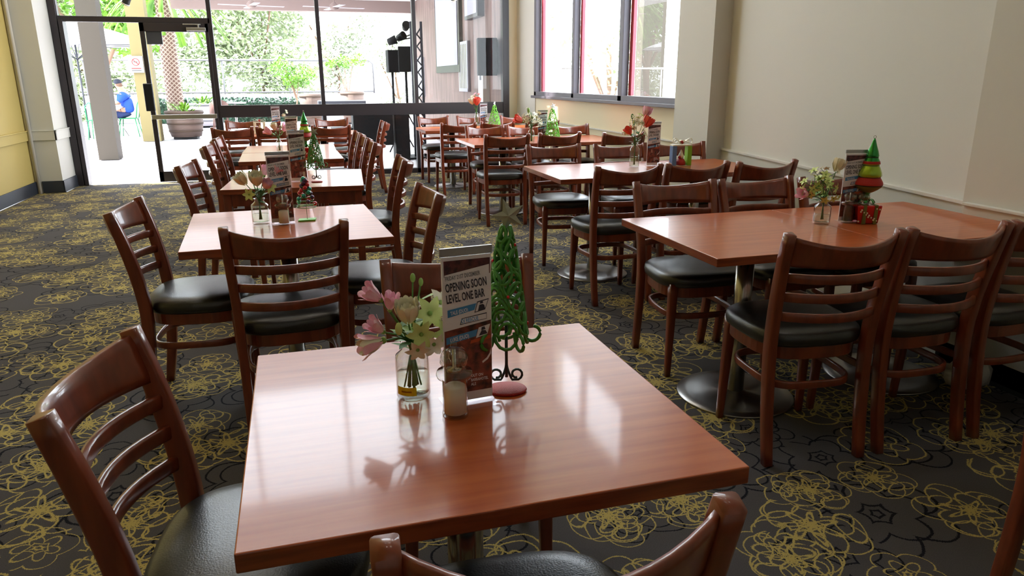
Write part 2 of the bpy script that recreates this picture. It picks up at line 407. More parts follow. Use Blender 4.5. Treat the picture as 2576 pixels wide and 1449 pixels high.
mb = MB(); mb.prism([(3.013,2.66),(3.425,5.42),(3.45,5.42),(3.04,2.66)], .02, .79, 'wall_cream'); mb.prism([(3.0,2.66),(3.412,5.42),(3.45,5.42),(3.04,2.66)], .79, .805, 'wall_cream'); struct(mb.build('trim_3'))
base('trim_4', (2.985,3.01,-4.2,2.64,.02,.79,'wall_cream'), (2.972,3.01,-4.2,2.64,.79,.805,'wall_cream'))
base('trim_5', (3.43,3.46,6.0,10.5,.0,.785,'wall_tan'), (3.418,3.46,6.0,10.5,.785,.80,'wall_cream'))
mb = MB(); mb.tube([(-3.15,10.41,0),(-3.15,10.41,H)], .024, 'pipe_white', 12); struct(mb.build('trim_6'))
# small framed picture at the very left of the view
mb = MB(); mb.box(-3.19,-3.165,8.55,9.18,1.93,2.5,'dark_grey'); mb.box(-3.166,-3.16,8.6,9.13,1.98,2.45,'screen_white')
tag(mb.build('picture_frame'), 'thin grey picture frame high on the yellow wall', 'picture')

# ------------------------------------------------------------------ chairs
def make_chair():
    c = empty('dining_chair', (0,0,0))
    for s in (-1, 1):
        mb = MB()
        pts = smoothpath([(s*.185,-.225,0),(s*.188,-.195,.2),(s*.190,-.178,.42),(s*.194,-.190,.58),(s*.202,-.222,.74),(s*.207,-.258,.872)], 18)
        def sec(t):
            wdt = .034; dp = .036+.012*math.sin(PI*min(1,max(0,t)))  # deeper round the seat
            return rrect(wdt, dp, .006, 2)
        mb.sweep(pts, sec, 'chair_wood', up=(0,1,0))
        mb.build('leg', c)
        mb = MB()
        pts = [(s*(.180-.010*k/8), .165+.012*(1-k/8), .455*k/8) for k in range(9)]
        mb.sweep(pts, lambda t: rrect(.026+.014*t, .026+.014*t, .005, 2), 'chair_wood', up=(0,1,0))
        mb.build('leg', c)
    def arc(w, yb, z, sag, n=12): return [(-w+2*w*k/n, yb-sag*(1-(2*k/n-1)**2), z) for k in range(n+1)]
    # broad top rail, leaning back
    mb = MB(); n = 14; vs = []; nz = 6
    for k in range(n+1):
        x = -.196+.392*k/n; sag = .080*(1-(2*k/n-1)**2); top = .108-.030*(1-(2*k/n-1)**2)
        for side in (0, 1):
            for j in range(nz+1):
                jj = j if side == 0 else nz-j
                z = .757+top*jj/nz; y = -.226-(z-.76)*.27-sag; th = .0105 if 0 < jj < nz else .007
                vs.append((x*(1+.10*(z-.76)), y+(th if side == 0 else -th), z))
    q = 2*(nz+1); fs = []
    for k in range(n):
        for j in range(q): fs.append((k*q+j, k*q+(j+1)%q, (k+1)*q+(j+1)%q, (k+1)*q+j))
    fs += [tuple(range(q))[::-1], tuple(range(n*q, n*q+q))]
    mb.add(vs, fs, 'chair_wood', True); mb.build('top_rail', c)
    for z, yb in ((.712,-.214),(.641,-.202),(.568,-.193)):
        mb = MB(); mb.sweep(arc(.190, yb, z, .066), rrect(.017, .034, .006, 2), 'chair_wood'); mb.build('slat', c)
    # seat outline: broad rounded front, narrower back
    def outline(sc, n=40):
        o = []
        for k in range(n):
            a = 2*PI*k/n; ca, sa = math.cos(a), math.sin(a); e = .62
            x = math.copysign(abs(ca)**e, ca); y = math.copysign(abs(sa)**e, sa)
            wx = .226-.020*(1-y)/2
            o.append((x*wx*sc, y*.208*sc+.008))
        return o
    mb = MB(); rings = [(.965,.440),(1.0,.447),(1.015,.464),(1.0,.486),(.93,.498),(.75,.506),(.4,.510)]; vs = []
    for s_, z in rings: vs += [(x,y,z) for x,y in outline(s_)]
    n = 40; fs = [(i*n+k, i*n+(k+1)%n, (i+1)*n+(k+1)%n, (i+1)*n+k) for i in range(len(rings)-1) for k in range(n)]
    vs.append((0,.008,.511)); e = len(vs)-1; fs += [((len(rings)-1)*n+k, (len(rings)-1)*n+(k+1)%n, e) for k in range(n)]; fs.append(tuple(range(n))[::-1])
    mb.add(vs, fs, 'vinyl', True); mb.build('seat', c)
    mb = MB(); mb.prism(outline(.93), .390, .440, 'chair_wood'); mb.build('seat_frame', c, bevel=.004)
    mb = MB()
    hoop = []
    for k in range(32):
        a = 2*PI*k/32; ca, sa = math.cos(a), math.sin(a)
        x = math.copysign(abs(ca)**.55, ca); y = math.copysign(abs(sa)**.55, sa); hoop.append((x*(.176-.004*(1-y)), y*.180-.010, .292))
    mb.sweep(hoop, rrect(.014, .030, .005, 2), 'chair_wood', closed=True); mb.build('stretcher', c)
    return c
chair0 = make_chair(); index_children(); first = [True]
CL = []
def chair(A, B, hint, label, jit=None):
    """A, B: tops of the two back posts on the plan; hint: direction the chair faces (degrees)"""
    global chair0
    mx, my = (A[0]+B[0])/2, (A[1]+B[1])/2
    v = (B[0]-A[0], B[1]-A[1]); ang = math.degrees(math.atan2(v[1], v[0]))+90
    d = (ang-hint+90) % 180-90
    d = max(-9, min(9, d)) if jit is None else jit
    a = R(hint+d); fx, fy = math.cos(a), math.sin(a)
    o = chair0 if first[0] else copy_tree(chair0)
    first[0] = False
    o.location = (mx+.262*fx, my+.262*fy, 0); o.rotation_euler = (0,0,a-PI/2)
    tag(o, label, 'chair', 'cherry dining chairs with black seats round the tables'); CL.append(o)
    return o
N_, S_, E_, W_ = 90, -90, 0, 180
cw = 'cherry chair '
chair((-.417,1.182),(-.369,1.59),E_, cw+'at the nearest table, on its window-post side, showing the inside of its back')
chair((.036,.698),(.491,.661),N_, cw+'closest of all, back to the viewer, tucked under the nearest table')
chair((.202,2.041),(.644,1.99),S_, cw+'behind the nearest table, half hidden by its menu card')
chair((-.283,2.653),(.158,2.682),N_, cw+'with back to the viewer at the second table of the door-side row')
chair((-.732,3.119),(-.699,3.543),E_, cw+'on the wall side of the second table of the door-side row')
chair((.602,3.196),(.579,3.612),W_, cw+'on the aisle side of the second table of the door-side row')
chair((.665,4.66),(.672,5.08),W_, cw+'on the aisle side of the third table of the door-side row', -2)
chair((-.704,4.78),(-.657,5.18),E_, cw+'on the wall side of the third table of the door-side row')
chair((-.70,6.22),(-.68,6.62),E_, cw+'on the wall side of the fourth table, nearer of the two', -3)
chair((-.70,6.98),(-.68,7.38),E_, cw+'on the wall side of the fourth table, farther of the two', -3)
chair((.62,6.08),(.62,6.5),W_, cw+'nearest of the three overlapping on the aisle side of the fourth table', 2)
chair((.61,6.66),(.61,7.08),W_, cw+'middle of the three overlapping on the aisle side of the fourth table', 2)
chair((.60,7.26),(.60,7.68),W_, cw+'farthest of the three overlapping on the aisle side of the fourth table', 2)
chair((-.87,8.62),(-.456,8.70),N_, cw+'back to the viewer at the far table by the door, nearest the door', 3)
chair((-.40,8.68),(.0,8.66),N_, cw+'back to the viewer at the far table by the door, hidden by flowers', 0)
chair((.18,8.66),(.61,8.69),N_, cw+'back to the viewer at the far table by the door, aisle end', 2)
chair((-.87,10.31),(-.43,10.34),S_, cw+'facing the room beside the closed glass door leaf', 2)
chair((.27,10.27),(.69,10.29),S_, cw+'facing the room against the glazing, in front of the dark stage', 3)
chair((1.085,9.10),(1.06,9.55),W_, cw+'standing in profile at the aisle end of the far table', 0)
# right-hand block
rows = [('first', 'nearest wall-side table'), ('second', ''), ('third', ''), ('fourth', '')]
def rt(n): return 'of the %s wall-side table' % n
chair((1.541,1.982),(1.944,1.937),N_, cw+'aisle-most of the three in front of the first wall-side table')
chair((1.998,1.941),(2.413,1.936),N_, cw+'middle of the three in front of the first wall-side table')
chair((2.45,1.932),(2.87,1.95),N_, cw+'cut by the picture edge, in front of the first wall-side table')
chair((1.603,3.309),(2.041,3.275),S_, cw+'aisle-most of the three behind the first wall-side table')
chair((2.06,3.26),(2.49,3.271),S_, cw+'middle of the three behind the first wall-side table')
chair((2.50,3.20),(2.92,3.22),S_, cw+'behind the first wall-side table, behind its flowers')
chair((1.685,3.962),(2.109,3.973),N_, cw+'aisle-most of the three in front of the second wall-side table')
chair((2.15,3.966),(2.57,3.978),N_, cw+'middle of the three in front of the second wall-side table')
chair((2.60,3.90),(3.02,3.92),N_, cw+'in front of the second wall-side table, nearest the cream wall')
chair((1.731,5.50),(2.165,5.465),S_, cw+'aisle-most of the three behind the second wall-side table')
chair((2.254,5.385),(2.685,5.36),S_, cw+'middle of the three behind the second wall-side table')
chair((2.77,5.36),(3.19,5.33),S_, cw+'behind the second wall-side table, against the pillar')
chair((1.676,6.618),(2.118,6.613),N_, cw+'aisle-most of the three in front of the third wall-side table')
chair((2.22,6.65),(2.66,6.68),N_, cw+'middle of the three in front of the third wall-side table')
chair((2.82,6.485),(3.24,6.491),N_, cw+'in front of the third wall-side table, below the window')
chair((1.81,8.003),(2.24,7.992),S_, cw+'aisle-most of the three behind the third wall-side table')
chair((2.27,7.95),(2.69,7.93),S_, cw+'behind the third wall-side table, behind its white flowers', 0)
chair((2.80,7.88),(3.22,7.92),S_, cw+'behind the third wall-side table, next to its green wire tree', 3)
chair((1.66,8.60),(2.08,8.64),N_, cw+'aisle-most in front of the farthest wall-side table', 3)
chair((2.17,8.70),(2.59,8.74),N_, cw+'middle one in front of the farthest wall-side table', 3)
chair((2.75,8.72),(3.17,8.74),N_, cw+'in front of the farthest wall-side table, hidden by flowers and card', 3)
chair((1.65,10.30),(2.09,10.33),S_, cw+'behind the farthest wall-side table, beside the glazing post', 2)
chair((2.20,10.25),(2.62,10.25),S_, cw+'behind the farthest wall-side table, behind its vase', 0)
chair((2.80,10.10),(3.22,10.14),S_, cw+'behind the farthest wall-side table, in the corner by the window', 2)
# a chair just inside the lower right border
chair((1.50,.80),(1.50,1.22),E_, cw+'of which one rear leg crosses the lower right corner', 0).location = (1.885,1.0,0)

# ------------------------------------------------------------------ tables
def table(cx, cy, w, dp, rz, label, legs=False, flip=1):
    t = empty('dining_table', (cx,cy,0), rz, label, 'table')
    mb = MB(); mb.box(-w/2,w/2,-dp/2,dp/2,.718,.75,'table_edge'); 
    mb.f = [f for i,f in enumerate(mb.f)]; mb.m[5] = mb.mi('table_wood')
    mb.build('tabletop', t, bevel=.0025)
    if not legs:
        mb = MB(); mb.lathe([(.038,.012),(.038,.718)], 'steel', 28); mb.build('column', t)
        mb = MB(); mb.lathe([(.252,0),(.255,.004),(.250,.009),(.20,.014),(.05,.022),(.045,.028),(.0001,.028)], 'steel_disc', 48); mb.build('base', t)
        mb = MB(); mb.box(-.16,.16,-.025,.025,.706,.718,'black'); mb.box(-.025,.025,-.16,.16,.706,.718,'black'); mb.build('bracket', t)
    else:
        for sx in (-1,1):
            for sy in (-1,1):
                mb = MB(); x = sx*(w/2-.035); y = sy*(dp/2-.035); mb.box(x-.022,x+.022,y-.022,y+.022,0,.718,'chair_wood'); mb.build('leg', t, bevel=.004)
        mb = MB()
        for sy in (-1,1): y = sy*(dp/2-.035); mb.box(-w/2+.05,w/2-.05,y-.01,y+.01,.645,.718,'chair_wood')
        for sx in (-1,1): x = sx*(w/2-.035); mb.box(x-.01,x+.01,-dp/2+.05,dp/2-.05,.645,.718,'chair_wood')
        mb.build('apron', t)
    return t
table(.275,1.30,.805,.77,R(.0),'single square table closest to the viewer, streaked with window glare')
table(-.075,3.335,.815,.86,R(3.0),'square wooden table, second in the door-side row, with a beaded ornament on it')
table(-.01,4.94,.83,.86,R(-4.0),'apron table with corner legs, third in the door-side row', True)
table(-.05,6.48,.815,.72,R(1),'narrow table, fourth in the door-side row, nearer half of a pair')
table(-.055,7.22,.815,.74,R(-1),'narrow table, fourth in the door-side row, farther half of a pair')
table(-.50,9.25,.80,.78,0,'far table by the door, half nearest the closed door leaf')
table(.32,9.25,.80,.78,0,'far table by the door, half at the aisle end')
R1 = [(1.405,2.995,2.60,.81,'first'),(1.60,3.20,4.75,.80,'second'),(1.665,3.27,7.40,.86,'third'),(1.555,3.20,9.50,.74,'farthest')]
for x0,x1,cy,dp,nm in R1:
    wd = (x1-x0)/2-.0004
    table(x0+wd/2,cy,wd,dp,0,'aisle-side half of the %s double table in the wall-side block'%nm)
    table(x1-wd/2,cy,wd,dp,0,'wall-side half of the %s double table in the wall-side block'%nm)
# pale crumpled bag on the carpet under the first wall-side table
mb = MB(); mb.ball((0,0,.07),.10,'plastic_bag',14,.75,1.2,.8); o = mb.build('plastic_bag', None, loc=(2.86,2.36,0))
for v in o.data.vertices:
    q = 1+.22*math.sin(v.co.x*61+v.co.z*37)*math.cos(v.co.y*53); v.co.x *= q; v.co.y *= q; v.co.z = max(.001, v.co.z*q)
tag(o, 'crumpled pale bag on the carpet beneath the first wall-side table', 'bag')
TT = .7505
# ------------------------------------------------------------------ menu cards
def make_menu():
    m = empty('menu_card', (0,0,0))
    mb = MB(); mb.box(-.0525,.0525,-.0045,-.003,0,.318,'acrylic'); mb.box(-.0525,.0525,.003,.0045,0,.318,'acrylic'); mb.box(-.0525,.0525,-.038,.038,0,.003,'acrylic')
    mb.build('acrylic_holder', m, bevel=.0006)
    mb = MB(); mb.box(-.0515,.0515,-.003,.003,.302,.317,'steel_trim'); mb.build('top_edge', m)
    mb = MB(); W = .049; mb.box(-W,W,-.0018,.0018,.006,.300,'paper')
    for sgn in (-1,):
        y1, y2, y3 = -.0022, -.0026, -.0030
        def rect(x0,x1,z0,z1,mm,y,sl=0): mb.add([(x0,y,z0),(x1,y,z0+sl),(x1,y,z1+sl),(x0,y,z1)], [(0,1,2,3)], mm)
        rect(-W+.004,W-.002,.262,.293,'poster_photo_top',y1)
        mb.add([(-W+.005,y2,.248),(W-.004,y2,.262),(W-.004,y2,.280),(-W+.005,y2,.266)], [(0,1,2,3)], 'paper')
        a = R(5)
        mb.text('FRIDAY 21ST DECEMBER', .0115, 'ink_grey', -W+.006, .2550, y3, .56, a)
        mb.text('OPENING SOON', .0235, 'ink', -W+.0065, .2325, y3, .47, a)
        mb.text('LEVEL ONE BAR', .0235, 'ink', -W+.0075, .2105, y3, .465, a)
        # three billings
        def poly(pts, mm, y): mb.add([(x,y,z) for x,z in pts], [tuple(range(len(pts)))], mm)
        poly([(-.040,.182),(.014,.192),(.018,.205),(-.040,.197)], 'cyan', y2); mb.text('TALE (DUO)', .0105, 'paper', -.034, .1865, y3, .62, R(7))
        poly([(.014,.186),(.036,.190),(.044,.212),(.020,.208)], 'ink', y1-.0001); poly([(.016,.188),(.035,.191),(.042,.210),(.021,.206)], 'paper', y2)
        poly([(.021,.189),(.036,.191),(.034,.200),(.031,.202),(.024,.201)], 'ink', y3); poly([(.025,.203),(.032,.204),(.031,.208),(.026,.207)], 'ink', y3)
        poly([(-.016,.165),(.039,.171),(.039,.184),(-.012,.178)], 'ink', y2); poly([(-.014,.167),(.038,.172),(.038,.182),(-.011,.177)], 'paper', y3); mb.text('DJ RESCUE', .0108, 'cyan', -.013, .1685, y3-.0003, .68, R(5))
        rect(-W+.002,W-.001,.024,.150,'poster_photo',y1); poly([(-W+.002,.150),(W-.001,.150),(W-.001,.168),(-W+.002,.155)], 'poster_photo', y1)
        poly([(-.044,.128),(.016,.138),(.020,.152),(-.044,.142)], 'cyan', y2); mb.text('LUKE (DUO)', .0112, 'paper', -.036, .1325, y3, .62, R(8))
        poly([(.016,.134),(.040,.140),(.046,.160),(.022,.155)], 'paper', y2); poly([(.022,.138),(.040,.141),(.036,.148),(.028,.149)], 'ink', y3); poly([(.027,.149),(.036,.150),(.034,.156),(.028,.155)], 'ink', y3)
        poly([(.004,.124),(.046,.130),(.046,.137),(.006,.131)], 'orange_strip', y2)
        poly([(-.020,.098),(-.006,.094),(-.008,.116),(-.014,.122),(-.020,.118)], 'skin_print', y2)
        rect(.012,.040,.104,.120,'poster_photo_top',y2)
        c = [(.046,.110),(.044,.100),(.038,.091),(.028,.084),(.029,.080),(.040,.087),(.047,.098)]; poly(c, 'paper', y3)
        mb.text('OUT ON', .0085, 'paper', .004, .054, y3, .75); mb.text('BARRAHOTEL', .0085, 'paper', .004, .045, y3, .68); mb.text('ALS', .0085, 'paper', .004, .036, y3, .75)
    mb.build('printed_card', m)
    return m
menu0 = make_menu(); index_children()
MN = [(.288,1.292,R(4),'tall printed menu card reading OPENING SOON on the nearest table'),
 (-.085,3.36,R(6),'printed menu card on the second table of the door-side row'),
 (.0,4.78,R(4),'printed menu card on the third table of the door-side row'),
 (-.03,6.70,R(2),'printed menu card on the fourth table of the door-side row'),
 (-.21,9.36,0,'printed menu card on the far table by the door'),
 (2.335,2.63,R(-14),'printed menu card beside the glass tree ornament on the first wall-side table'),
 (2.50,4.85,R(-4),'printed menu card on the second wall-side table beside the gift ornament'),
 (2.39,7.05,R(-2),'printed menu card on the third wall-side table'),
 (2.40,9.50,0,'printed menu card on the farthest wall-side table')]
for i,(x,y,rz,lb) in enumerate(MN):
    o = menu0 if i == 0 else copy_tree(menu0)
    o.location = (x,y,TT); o.rotation_euler = (0,0,rz); tag(o, lb, 'menu card', 'printed menu cards on the tables')
menu0.rotation_euler = (R(0),0,R(6))
# ------------------------------------------------------------------ salt and pepper mills
def make_mill(fill):
    m = empty('salt_mill' if fill == 'salt' else 'pepper_mill', (0,0,0))
    mb = MB(); mb.lathe([(.001,0),(.0245,0),(.0255,.006),(.0245,.010),(.0235,.014),(.0235,.076),(.033,.080),(.035,.086),(.033,.092),(.022,.095),(.0215,.102),(.026,.110),(.0265,.120),(.022,.130),(.012,.136),(.001,.138)], 'clear', 20); mb.build('glass_body', m)
    mb = MB(); mb.lathe([(.001,.008),(.0215,.008),(.0215,.060 if fill == 'salt' else .07),(.016,.064 if fill == 'salt' else .074),(.001,.062 if fill=='salt' else .076)], fill, 18); mb.build('contents', m)
    mb = MB(); mb.lathe([(.001,.092),(.015,.092),(.015,.098),(.004,.10),(.004,.135),(.001,.135)], 'steel', 12)
    for k in range(8):
        a = k*PI/4; mb.ball((.021*math.cos(a),.021*math.sin(a),.113),.0065,'clear',8,1.6)
    mb.ball((0,0,.143),.007,'clear',10); mb.build('knob', m)
    return m
salt0 = make_mill('salt'); pep0 = make_mill('pepper'); index_children()
SM = [(.250,1.243,'glass salt mill in front of the menu card on the nearest table'),(-.08,3.325,'glass salt mill in front of the menu card on the second door-side table'),
 (.03,4.80,'glass salt mill beside the card on the third door-side table'),(2.372,2.60,'glass salt mill beside the dark pepper mill on the first wall-side table'),(2.41,7.02,'small glass salt mill on the third wall-side table'),(2.43,9.47,'tiny glass salt mill on the farthest wall-side table')]
for i,(x,y,lb) in enumerate(SM):
    o = salt0 if i == 0 else copy_tree(salt0); o.location = (x,y,TT); tag(o, lb, 'salt mill', 'glass salt mills')
pep0.location = (2.318,2.62,TT); tag(pep0, 'dark-filled glass pepper mill beside the card on the first wall-side table', 'pepper mill')

# ------------------------------------------------------------------ vases and flowers
def bottle(name, loc, h, r, label, neck=.55, wat=.45, lab=False):
    v = empty(name, (loc[0],loc[1],TT), 0, label, 'vase')
    mb = MB(); mb.lathe([(.0001,.003),(r*.9,.0),(r,.006),(r,h*.68),(r*.96,h*.76),(r*neck*1.05,h*.86),(r*neck,h*.9),(r*neck*1.1,h*.97),(r*neck*1.2,h),(r*neck*1.05,h),(r*neck*.95,h*.97),(r*neck*.9,h*.88),(r*.88,h*.75),(r*.93,h*.66),(r*.93,.012),(.0001,.010)], 'clear', 28); gl_ = mb.build('glass', v)
    mb = MB(); mb.lathe([(.0001,.012),(r*.9,.013),(r*.9,h*wat),(.0001,h*wat)], 'water', 24); mb.build('water', v)
    if lab:
        mb = MB(); n = 8
        def arcp(rad, a0, a1, z0, z1, mm):
            vs = []
            for k in range(n+1):
                a = R(a0+(a1-a0)*k/n); vs += [(rad*math.cos(a),rad*math.sin(a),z0),(rad*math.cos(a),rad*math.sin(a),z1)]
            mb.add(vs, [(2*k,2*k+2,2*k+3,2*k+1) for k in range(n)], mm)
        arcp(r+.0008, -158, -88, .014, .032, 'yellow_label'); arcp(r+.0012, -140, -104, .021, .0245, 'label_ink'); mb.build('yellow_label', gl_)
    return v
def petal_cup(mb, c, ax, r, ln, m, n=5, flare=1.0, m2=None):
    """bell-like bloom along axis ax"""
    c = Vector(c); ax = Vector(ax).normalized(); q = ax.to_track_quat('Z','Y')
    for ring in range(2):
        for k in range(n):
            a0 = 2*PI*(k+.5*ring)/n; vs = []; rows_ = 6; cols = 4
            for i in range(rows_+1):
                t = i/rows_; rr = r*(.25+.75*math.sin(min(1,t*1.25)*PI/2))*(1-.10*ring)+(flare*r*.35*max(0,t-.75)/.25 if ring == 0 else 0)
                wdt = (2*PI/n)*.72*(math.sin(.25+t*2.2) if t < .9 else .8)
                for j in range(cols+1):
                    a = a0+wdt*(j/cols-.5); z = t*ln-(abs(j/cols-.5)*2)**2*t*ln*.10+.03*ln*math.sin(7*j+ring)
                    vs.append(c+q@Vector((rr*math.cos(a), rr*math.sin(a), z)))
            fs = [(i*(cols+1)+j, i*(cols+1)+j+1, (i+1)*(cols+1)+j+1, (i+1)*(cols+1)+j) for i in range(rows_) for j in range(cols)]
            mb.add(vs, fs, m2 if (m2 and ring) else m, True)
def star_bloom(mb, c, ax, r, m, n=6, mc='leaf_pale'):
    c = Vector(c); ax = Vector(ax).normalized(); q = ax.to_track_quat('Z','Y')
    for k in range(n):
        a = 2*PI*k/n; vs = []
        for i in range(5):
            t = i/4; w_ = r*.27*math.sin(PI*(.12+.86*t)); z = r*.45*math.sin(t*PI*.8)*.6
            for s in (-1,0,1): vs.append(c+q@(Matrix.Rotation(a,3,'Z')@Vector((r*t, w_*s, z+(-.05*r if s==0 else 0)))))
        mb.add(vs, [(i*3+j,i*3+j+1,i*3+j+4,i*3+j+3) for i in range(4) for j in range(2)], m, True)
    mb.ball(c+q@Vector((0,0,r*.08)), r*.14, mc, 8)
def leaf(mb, c, d, ln, w_, m='leaf'):
    c = Vector(c); d = Vector(d).normalized(); sd = d.cross(Vector((0,0,1)));  sd = sd.normalized() if sd.length > .01 else Vector((1,0,0)); vs = []
    for i in range(6):
        t = i/5; w = w_*math.sin(PI*(.05+.93*t)); p = c+d*ln*t-Vector((0,0,1))*ln*.25*t*t
        vs += [p-sd*w, p+Vector((0,0,-.15*w)), p+sd*w]
    mb.add(vs, [(i*3+j,i*3+j+1,i*3+j+4,i*3+j+3) for i in range(5) for j in range(2)], m, True)
def flower(root, bend, tip, kind, label, group, r=.02, parts=True, leaves=2, leafm='leaf', axd=None):
    """root: foot inside the vase; tip: bloom centre"""
    e = empty('flower_stem', root, 0, label, 'flower', group)
    b = Vector(bend)-Vector(root); t = Vector(tip)-Vector(root); path = smoothpath([(0,0,0), b, t], 12); ax = Vector(axd) if axd else (path[-1]-path[-3])
    ms = MB(); mbm = MB() if parts else ms; ml = MB() if parts else ms
    ms.tube(path, .0019 if parts else .003, 'stem', 6)
    if kind[0] == 'bell': petal_cup(mbm, t, ax, r, r*2.4, kind[1], 5, 1, kind[2] if len(kind) > 2 else None); mbm.ball(t, r*.35, 'leaf_pale', 8)
    elif kind[0] == 'rose': petal_cup(mbm, t, ax, r*.9, r*1.75, kind[1], 7, .1); petal_cup(mbm, t+ax.normalized()*r*.2, ax, r*.66, r*1.55, kind[1], 5, .1); petal_cup(mbm, t+ax.normalized()*r*.4, ax, r*.38, r*1.1, kind[1], 4, .1); mbm.ball(t+ax.normalized()*r*.5, r*.3, kind[1], 8)
    elif kind[0] == 'star': star_bloom(mbm, t, ax+Vector((0,-.02,.0)), r, kind[1])
    elif kind[0] == 'spray':
        rr = random.Random(hash(label) % 999 if False else len(label))
        for k in range(kind[2]):
            p = t+Vector((rr.uniform(-1,1), rr.uniform(-1,1), rr.uniform(-1,1)))*r*1.3; mbm.tube([t, p], .0012 if parts else .002, 'stem', 4); star_bloom(mbm, p, (p-t)+Vector((0,-.01,.01)), r*.62, kind[1], 5)
    elif kind[0] == 'bud': mbm.ball(t, r*.6, kind[1], 10, 1.8)
    rr = random.Random(int((tip[0]*1000+tip[2]*7000)) % 1000)
    for k in range(leaves):
        i = rr.randint(5, 10); a = rr.uniform(0, 6.28)
        if parts: ml = MB()
        leaf(ml, path[i], (math.cos(a), math.sin(a), rr.uniform(.2,.9)), rr.uniform(.035,.06), rr.uniform(.006,.011), leafm)
        if parts: ml.build('leaf', e)
    ms.build('stem', e)
    if parts:
        mbm.build('bloom', e)
    return e
# nearest table: squat bottle vase with pink, white and lime flowers
vx, vy = .187, 1.355
bottle('glass_vase', (vx,vy), .118, .034, 'clear squat bottle vase with yellow label on the nearest table', lab=True)
def near(dx, dz, dy, kind, lb, r, lv=2, lm='leaf', ax=None):
    a = random.uniform(0,6.28)
    flower((vx-dx*.14+.010*math.cos(a), vy+.010*math.sin(a), TT+.02), (vx+dx*.12, vy+dy*.1, TT+.118), (vx+dx, vy+dy, TT+dz), kind, lb, 'flowers in the vase on the nearest table', r, True, lv, lm, ax)
near(-.056,.212,-.01,('bell','pink_petal'),'pink bell flower standing highest and furthest out over the nearest vase',.0165,2,'leaf',(-.8,-.1,.62))
near(-.040,.190,-.01,('bell','pink_petal'),'small pink bloom between the high bell and the cream rose-like bloom',.014,1,'leaf',(.1,-.2,1))
near(-.056,.150,-.02,('bell','pink_petal'),'pink bell flower pointing outward below the highest one',.015,1,'leaf',(-.72,-.2,.68))
near(-.058,.136,-.03,('bell','pink_petal','cream_petal'),'pale pink bloom hanging lowest over the side of the nearest vase',.020,2,'leaf',(-1,-.2,-.12))
near(-.008,.168,-.035,('rose','cream_petal'),'full cream rose-like bloom in the middle of the nearest bunch',.027,1,'leaf',(-.1,-.3,1))
near(.010,.245,.01,('bud','leaf_pale'),'upright green bud spike at the top of the nearest bunch',.009,5,'leaf_pale')
near(.024,.238,.0,('bud','leaf_pale'),'second green bud spike at the top, next to the menu card',.008,5,'leaf_pale')
near(-.030,.165,-.055,('bud','lime_petal'),'small lime bud in front of the cream bloom',.012,1,'leaf_pale')
near(.034,.182,-.03,('star','lime_petal'),'open lime-white star bloom overlapping the menu card',.036,2,'leaf_pale',(.1,-1,.4))
near(.058,.196,-.01,('star','cream_petal'),'cream star bloom reaching furthest across the menu card',.034,1,'leaf_pale',(.5,-1,.3))
near(.012,.150,-.055,('star','lime_petal'),'lime star bloom facing out below the cream bloom',.030,1,'leaf_pale',(-.1,-1,.1))
near(.062,.146,-.04,('star','lime_petal'),'lime star bloom low over the salt mill',.034,1,'leaf_pale',(.3,-1,-.1))
near(.004,.120,-.055,('star','cream_petal'),'cream star bloom lowest at the vase neck',.026,1,'leaf_pale',(0,-1,-.4))
near(.036,.126,-.05,('star','cream_petal'),'cream star bloom lowest beside the salt mill',.028,0,'leaf_pale',(.2,-1,-.3))
# other vases
def bunch(loc, h, r, vlabel, blooms, spread, tall, gl, wat=.4, parts=True, name='glass_vase', neck=.55):
    bottle(name, loc, h, r, vlabel, neck, wat)
    for (dx,dy,dz,kind,rr,lb) in blooms:
        flower((loc[0]-dx*.1, loc[1]-dy*.1, TT+.02), (loc[0]+dx*.12, loc[1]+dy*.12, TT+h), (loc[0]+dx, loc[1]+dy, TT+dz), kind, lb+' '+gl, None, rr*1.25, parts, 3, 'leaf_pale' if rr < .02 else 'leaf')
bunch((-.179,3.375), .115, .038, 'clear squat bottle vase on the second door-side table', [
 (-.045,-.02,.180,('rose','cream_petal'),.026,'cream round bloom outermost on the door side'),(.0,-.03,.175,('rose','cream_petal'),.028,'cream round bloom in the middle'),(.03,-.04,.165,('rose','pink_petal'),.020,'blush bloom low in the middle'),
 (.065,.0,.205,('bell','pink_petal'),.018,'bright pink bell bloom reaching over the card'),(.03,.02,.21,('bell','pink_petal'),.016,'pale pink bell bloom behind'),(-.03,.02,.225,('bud','leaf_pale'),.008,'green bud spike highest'),
 (.05,-.03,.165,('star','lime_petal'),.026,'lime star bloom'),(-.035,-.05,.140,('star','lime_petal'),.024,'lime star bloom hanging low')], .1, .2, 'in the vase on the second door-side table')
bunch((-.146,6.79), .125, .026, 'slim clear bottle vase on the fourth door-side table', [
 (-.02,-.02,.20,('rose','cream_petal'),.028,'cream bloom'),(.04,-.02,.185,('bell','pink_petal'),.024,'pink bloom on the card side'),(-.05,-.01,.165,('bell','pink_petal'),.024,'pink bloom on the door side'),(.02,.02,.215,('spray','cream_petal',5),.02,'white spray')], .1, .2, 'in the vase on the fourth door-side table', parts=False)
bunch((-.12,9.40), .12, .026, 'slim clear vase on the far table by the door', [
 (.0,0,.22,('spray','cream_petal',5),.025,'cream spray'),(.03,0,.17,('bud','lime_petal'),.02,'lime bud')], .1, .2, 'in the vase on the far table by the door', parts=False)
